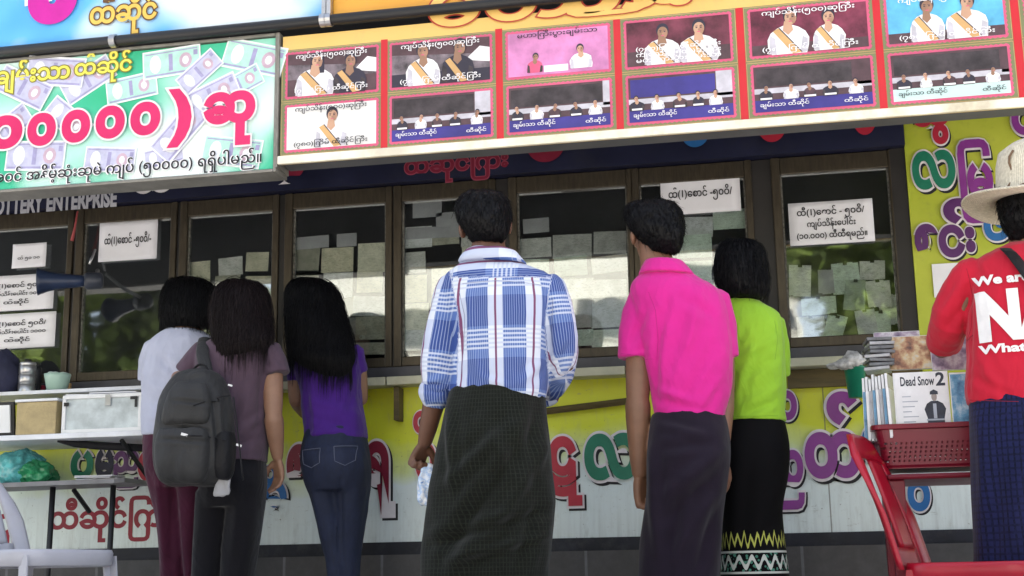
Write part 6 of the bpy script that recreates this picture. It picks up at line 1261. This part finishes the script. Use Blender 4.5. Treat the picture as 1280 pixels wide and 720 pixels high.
rs = remeshed(mb, 'red_shirt', rdM, R_, VX, 4, [(1212, 360, 1208, 480, 6, -.009), (1205, 350, 1172, 400, 5, .006), (1215, 370, 1178, 416, 5, -.007), (1222, 440, 1250, 495, 6, .006), (1215, 470, 1270, 500, 5, -.006), (1222, 320, 1240, 350, 5, .004)], [(.005, (12, 12, 8), 122), (.002, (40, 40, 26), 125)])
rd_ = mat('red_thread', (.22, .004, .014), .8, .1); SEAMY[0] = F.Y - .16
for tr in ([(1214, 326), (1222, 360), (1221, 400), (1213, 430)], [(1212, 500), (1240, 501), (1278, 502)]): seam(R_, rs, tr, rd_)
def cloth_text(body, px0, py, hpx, wpx, m_, bold, name):
    mb = MB(); p = at(px0, py, F.Y - .14); q = at(px0, py - hpx, F.Y - .14); c = at(px0 + wpx, py, F.Y - .14); mb.text(body, p.x, p.z, (q.z - p.z) / .73, p.y, 0, bold, 'LEFT', fit=c.x - p.x)
    bm_ = bmesh.new(); me = bpy.data.meshes.new('x'); me.from_pydata(mb.v, [], mb.f); bm_.from_mesh(me); bpy.data.meshes.remove(me)
    bmesh.ops.triangulate(bm_, faces=bm_.faces[:])
    for _ in range(3):
        es = [e for e in bm_.edges if e.calc_length() > .016]
        if es: bmesh.ops.subdivide_edges(bm_, edges=es, cuts=1); bmesh.ops.triangulate(bm_, faces=[f for f in bm_.faces if len(f.verts) > 3])
    vs = onto(rs, [v.co for v in bm_.verts], .0055); bm_.verts.index_update(); fs = [tuple(v.index for v in f.verts) for f in bm_.faces]; bm_.free(); mb = MB(); mb.add(vs, fs); return mb.build(name, m_, R_)
prt = mat('white_print', (.78, .77, .77), .7, .05, 30)
cloth_text('We are', 1221, 353, 12, 70, prt, .045, 'printed_line'); cloth_text('NA', 1226, 421, 59, 106, prt, .06, 'printed_line'); cloth_text('What about', 1228, 440, 11, 122, prt, .04, 'printed_line')
q = onto(rs, [at(1246 + 4.2 * k, 306 + 6.4 * k, F.Y) for k in range(2, 26)], .006); mb = MB(); mb.tube(q, .030, 12, 0, 0, .14); bs = mb.build('bag_strap', bag2, R_, smooth=True)
ck = weavemat('blue_check_longyi', (.011, .014, .062), (.003, .0035, .011), .021, .0035, .85)
skirt(F, [(496, 1213, 1372, .25, 0), (504, 1211, 1374, .26, 0), (540, 1212, 1376, .29, -.01), (600, 1215, 1374, .30, -.01), (660, 1217, 1370, .29, 0), (720, 1218, 1368, .28, 0), (790, 1220, 1366, .27, 0), (838, 1222, 1364, .26, 0)], ck, 'longyi', [(1225, 520, 1232, 640, 7, .008), (1250, 540, 1240, 720, 8, -.008), (1280, 560, 1262, 700, 8, .009)], [(.006, (8, 8, 4), 131)])
# straw hat
m, t, b = nodes('straw'); o = OBJ(t); wv = N(t, 'ShaderNodeTexWave'); wv.wave_type = 'RINGS'; wv.rings_direction = 'Z'; wv.inputs['Scale'].default_value = 60; wv.inputs['Distortion'].default_value = 2; t.links.new(o, wv.inputs['Vector']); n = NOISE(t, o, 90, 4, .7)
t.links.new(MIX(t, .5, RAMP(t, n, [(.3, (.54, .50, .40)), (.7, (.84, .80, .68))]), RAMP(t, wv.outputs[0], [(.2, (.5, .45, .36)), (.6, (.95, .92, .85))]), 'MULTIPLY'), b.inputs['Base Color']); b.inputs['Roughness'].default_value = .8; BUMP(t, b, n, .5, .004); straw = m
c = J(1290, 254, .01); mb = MB(); n = 56; rings = []
for r, hz, fl in [(.215, .0, 1), (.210, .005, 1), (.16, .002, .7), (.115, .008, .25), (.106, .03, 0), (.102, .08, 0), (.098, .13, 0), (.088, .17, 0), (.068, .195, 0), (.042, .193, 0), (.02, .178, 0)]:
    rings.append([c + Vector((r * math.cos(a) * 1.0, r * math.sin(a) * 1.18, hz + fl * .022 * (abs(math.cos(a)) ** 3) * (r / .215) + (-.012 * math.cos(a) ** 2 * (r < .07)) - fl * .008 * math.sin(a) ** 2)) for a in [2 * math.pi * i / n for i in range(n)]])
mb.loft(rings, cap=False); mb.poly(rings[-1]); ht = mb.build('straw_hat', straw, R_, smooth=True); so = ht.modifiers.new('thickness', 'SOLIDIFY'); so.thickness = .005; so.offset = 0
cord = mat('hat_cord', (.16, .10, .06), .8, .3, 40)
mb = MB(); mb.tube([c + Vector(((.110) * math.cos(a), (.110) * math.sin(a) * 1.18, .028 + .006 * math.sin(6 * a))) for a in [2 * math.pi * i / 60 for i in range(61)]], .005, 6); mb.build('hat_band', cord, ht, smooth=True)
mb = MB(); mb.tube([c + Vector((-.085 + .030 * k / 6 + .012 * math.sin(k), -.085 - .006 * k / 6, .035 + .12 * k / 6)) for k in range(7)], .004, 6); mb.build('hat_braid', cord, ht, smooth=True)
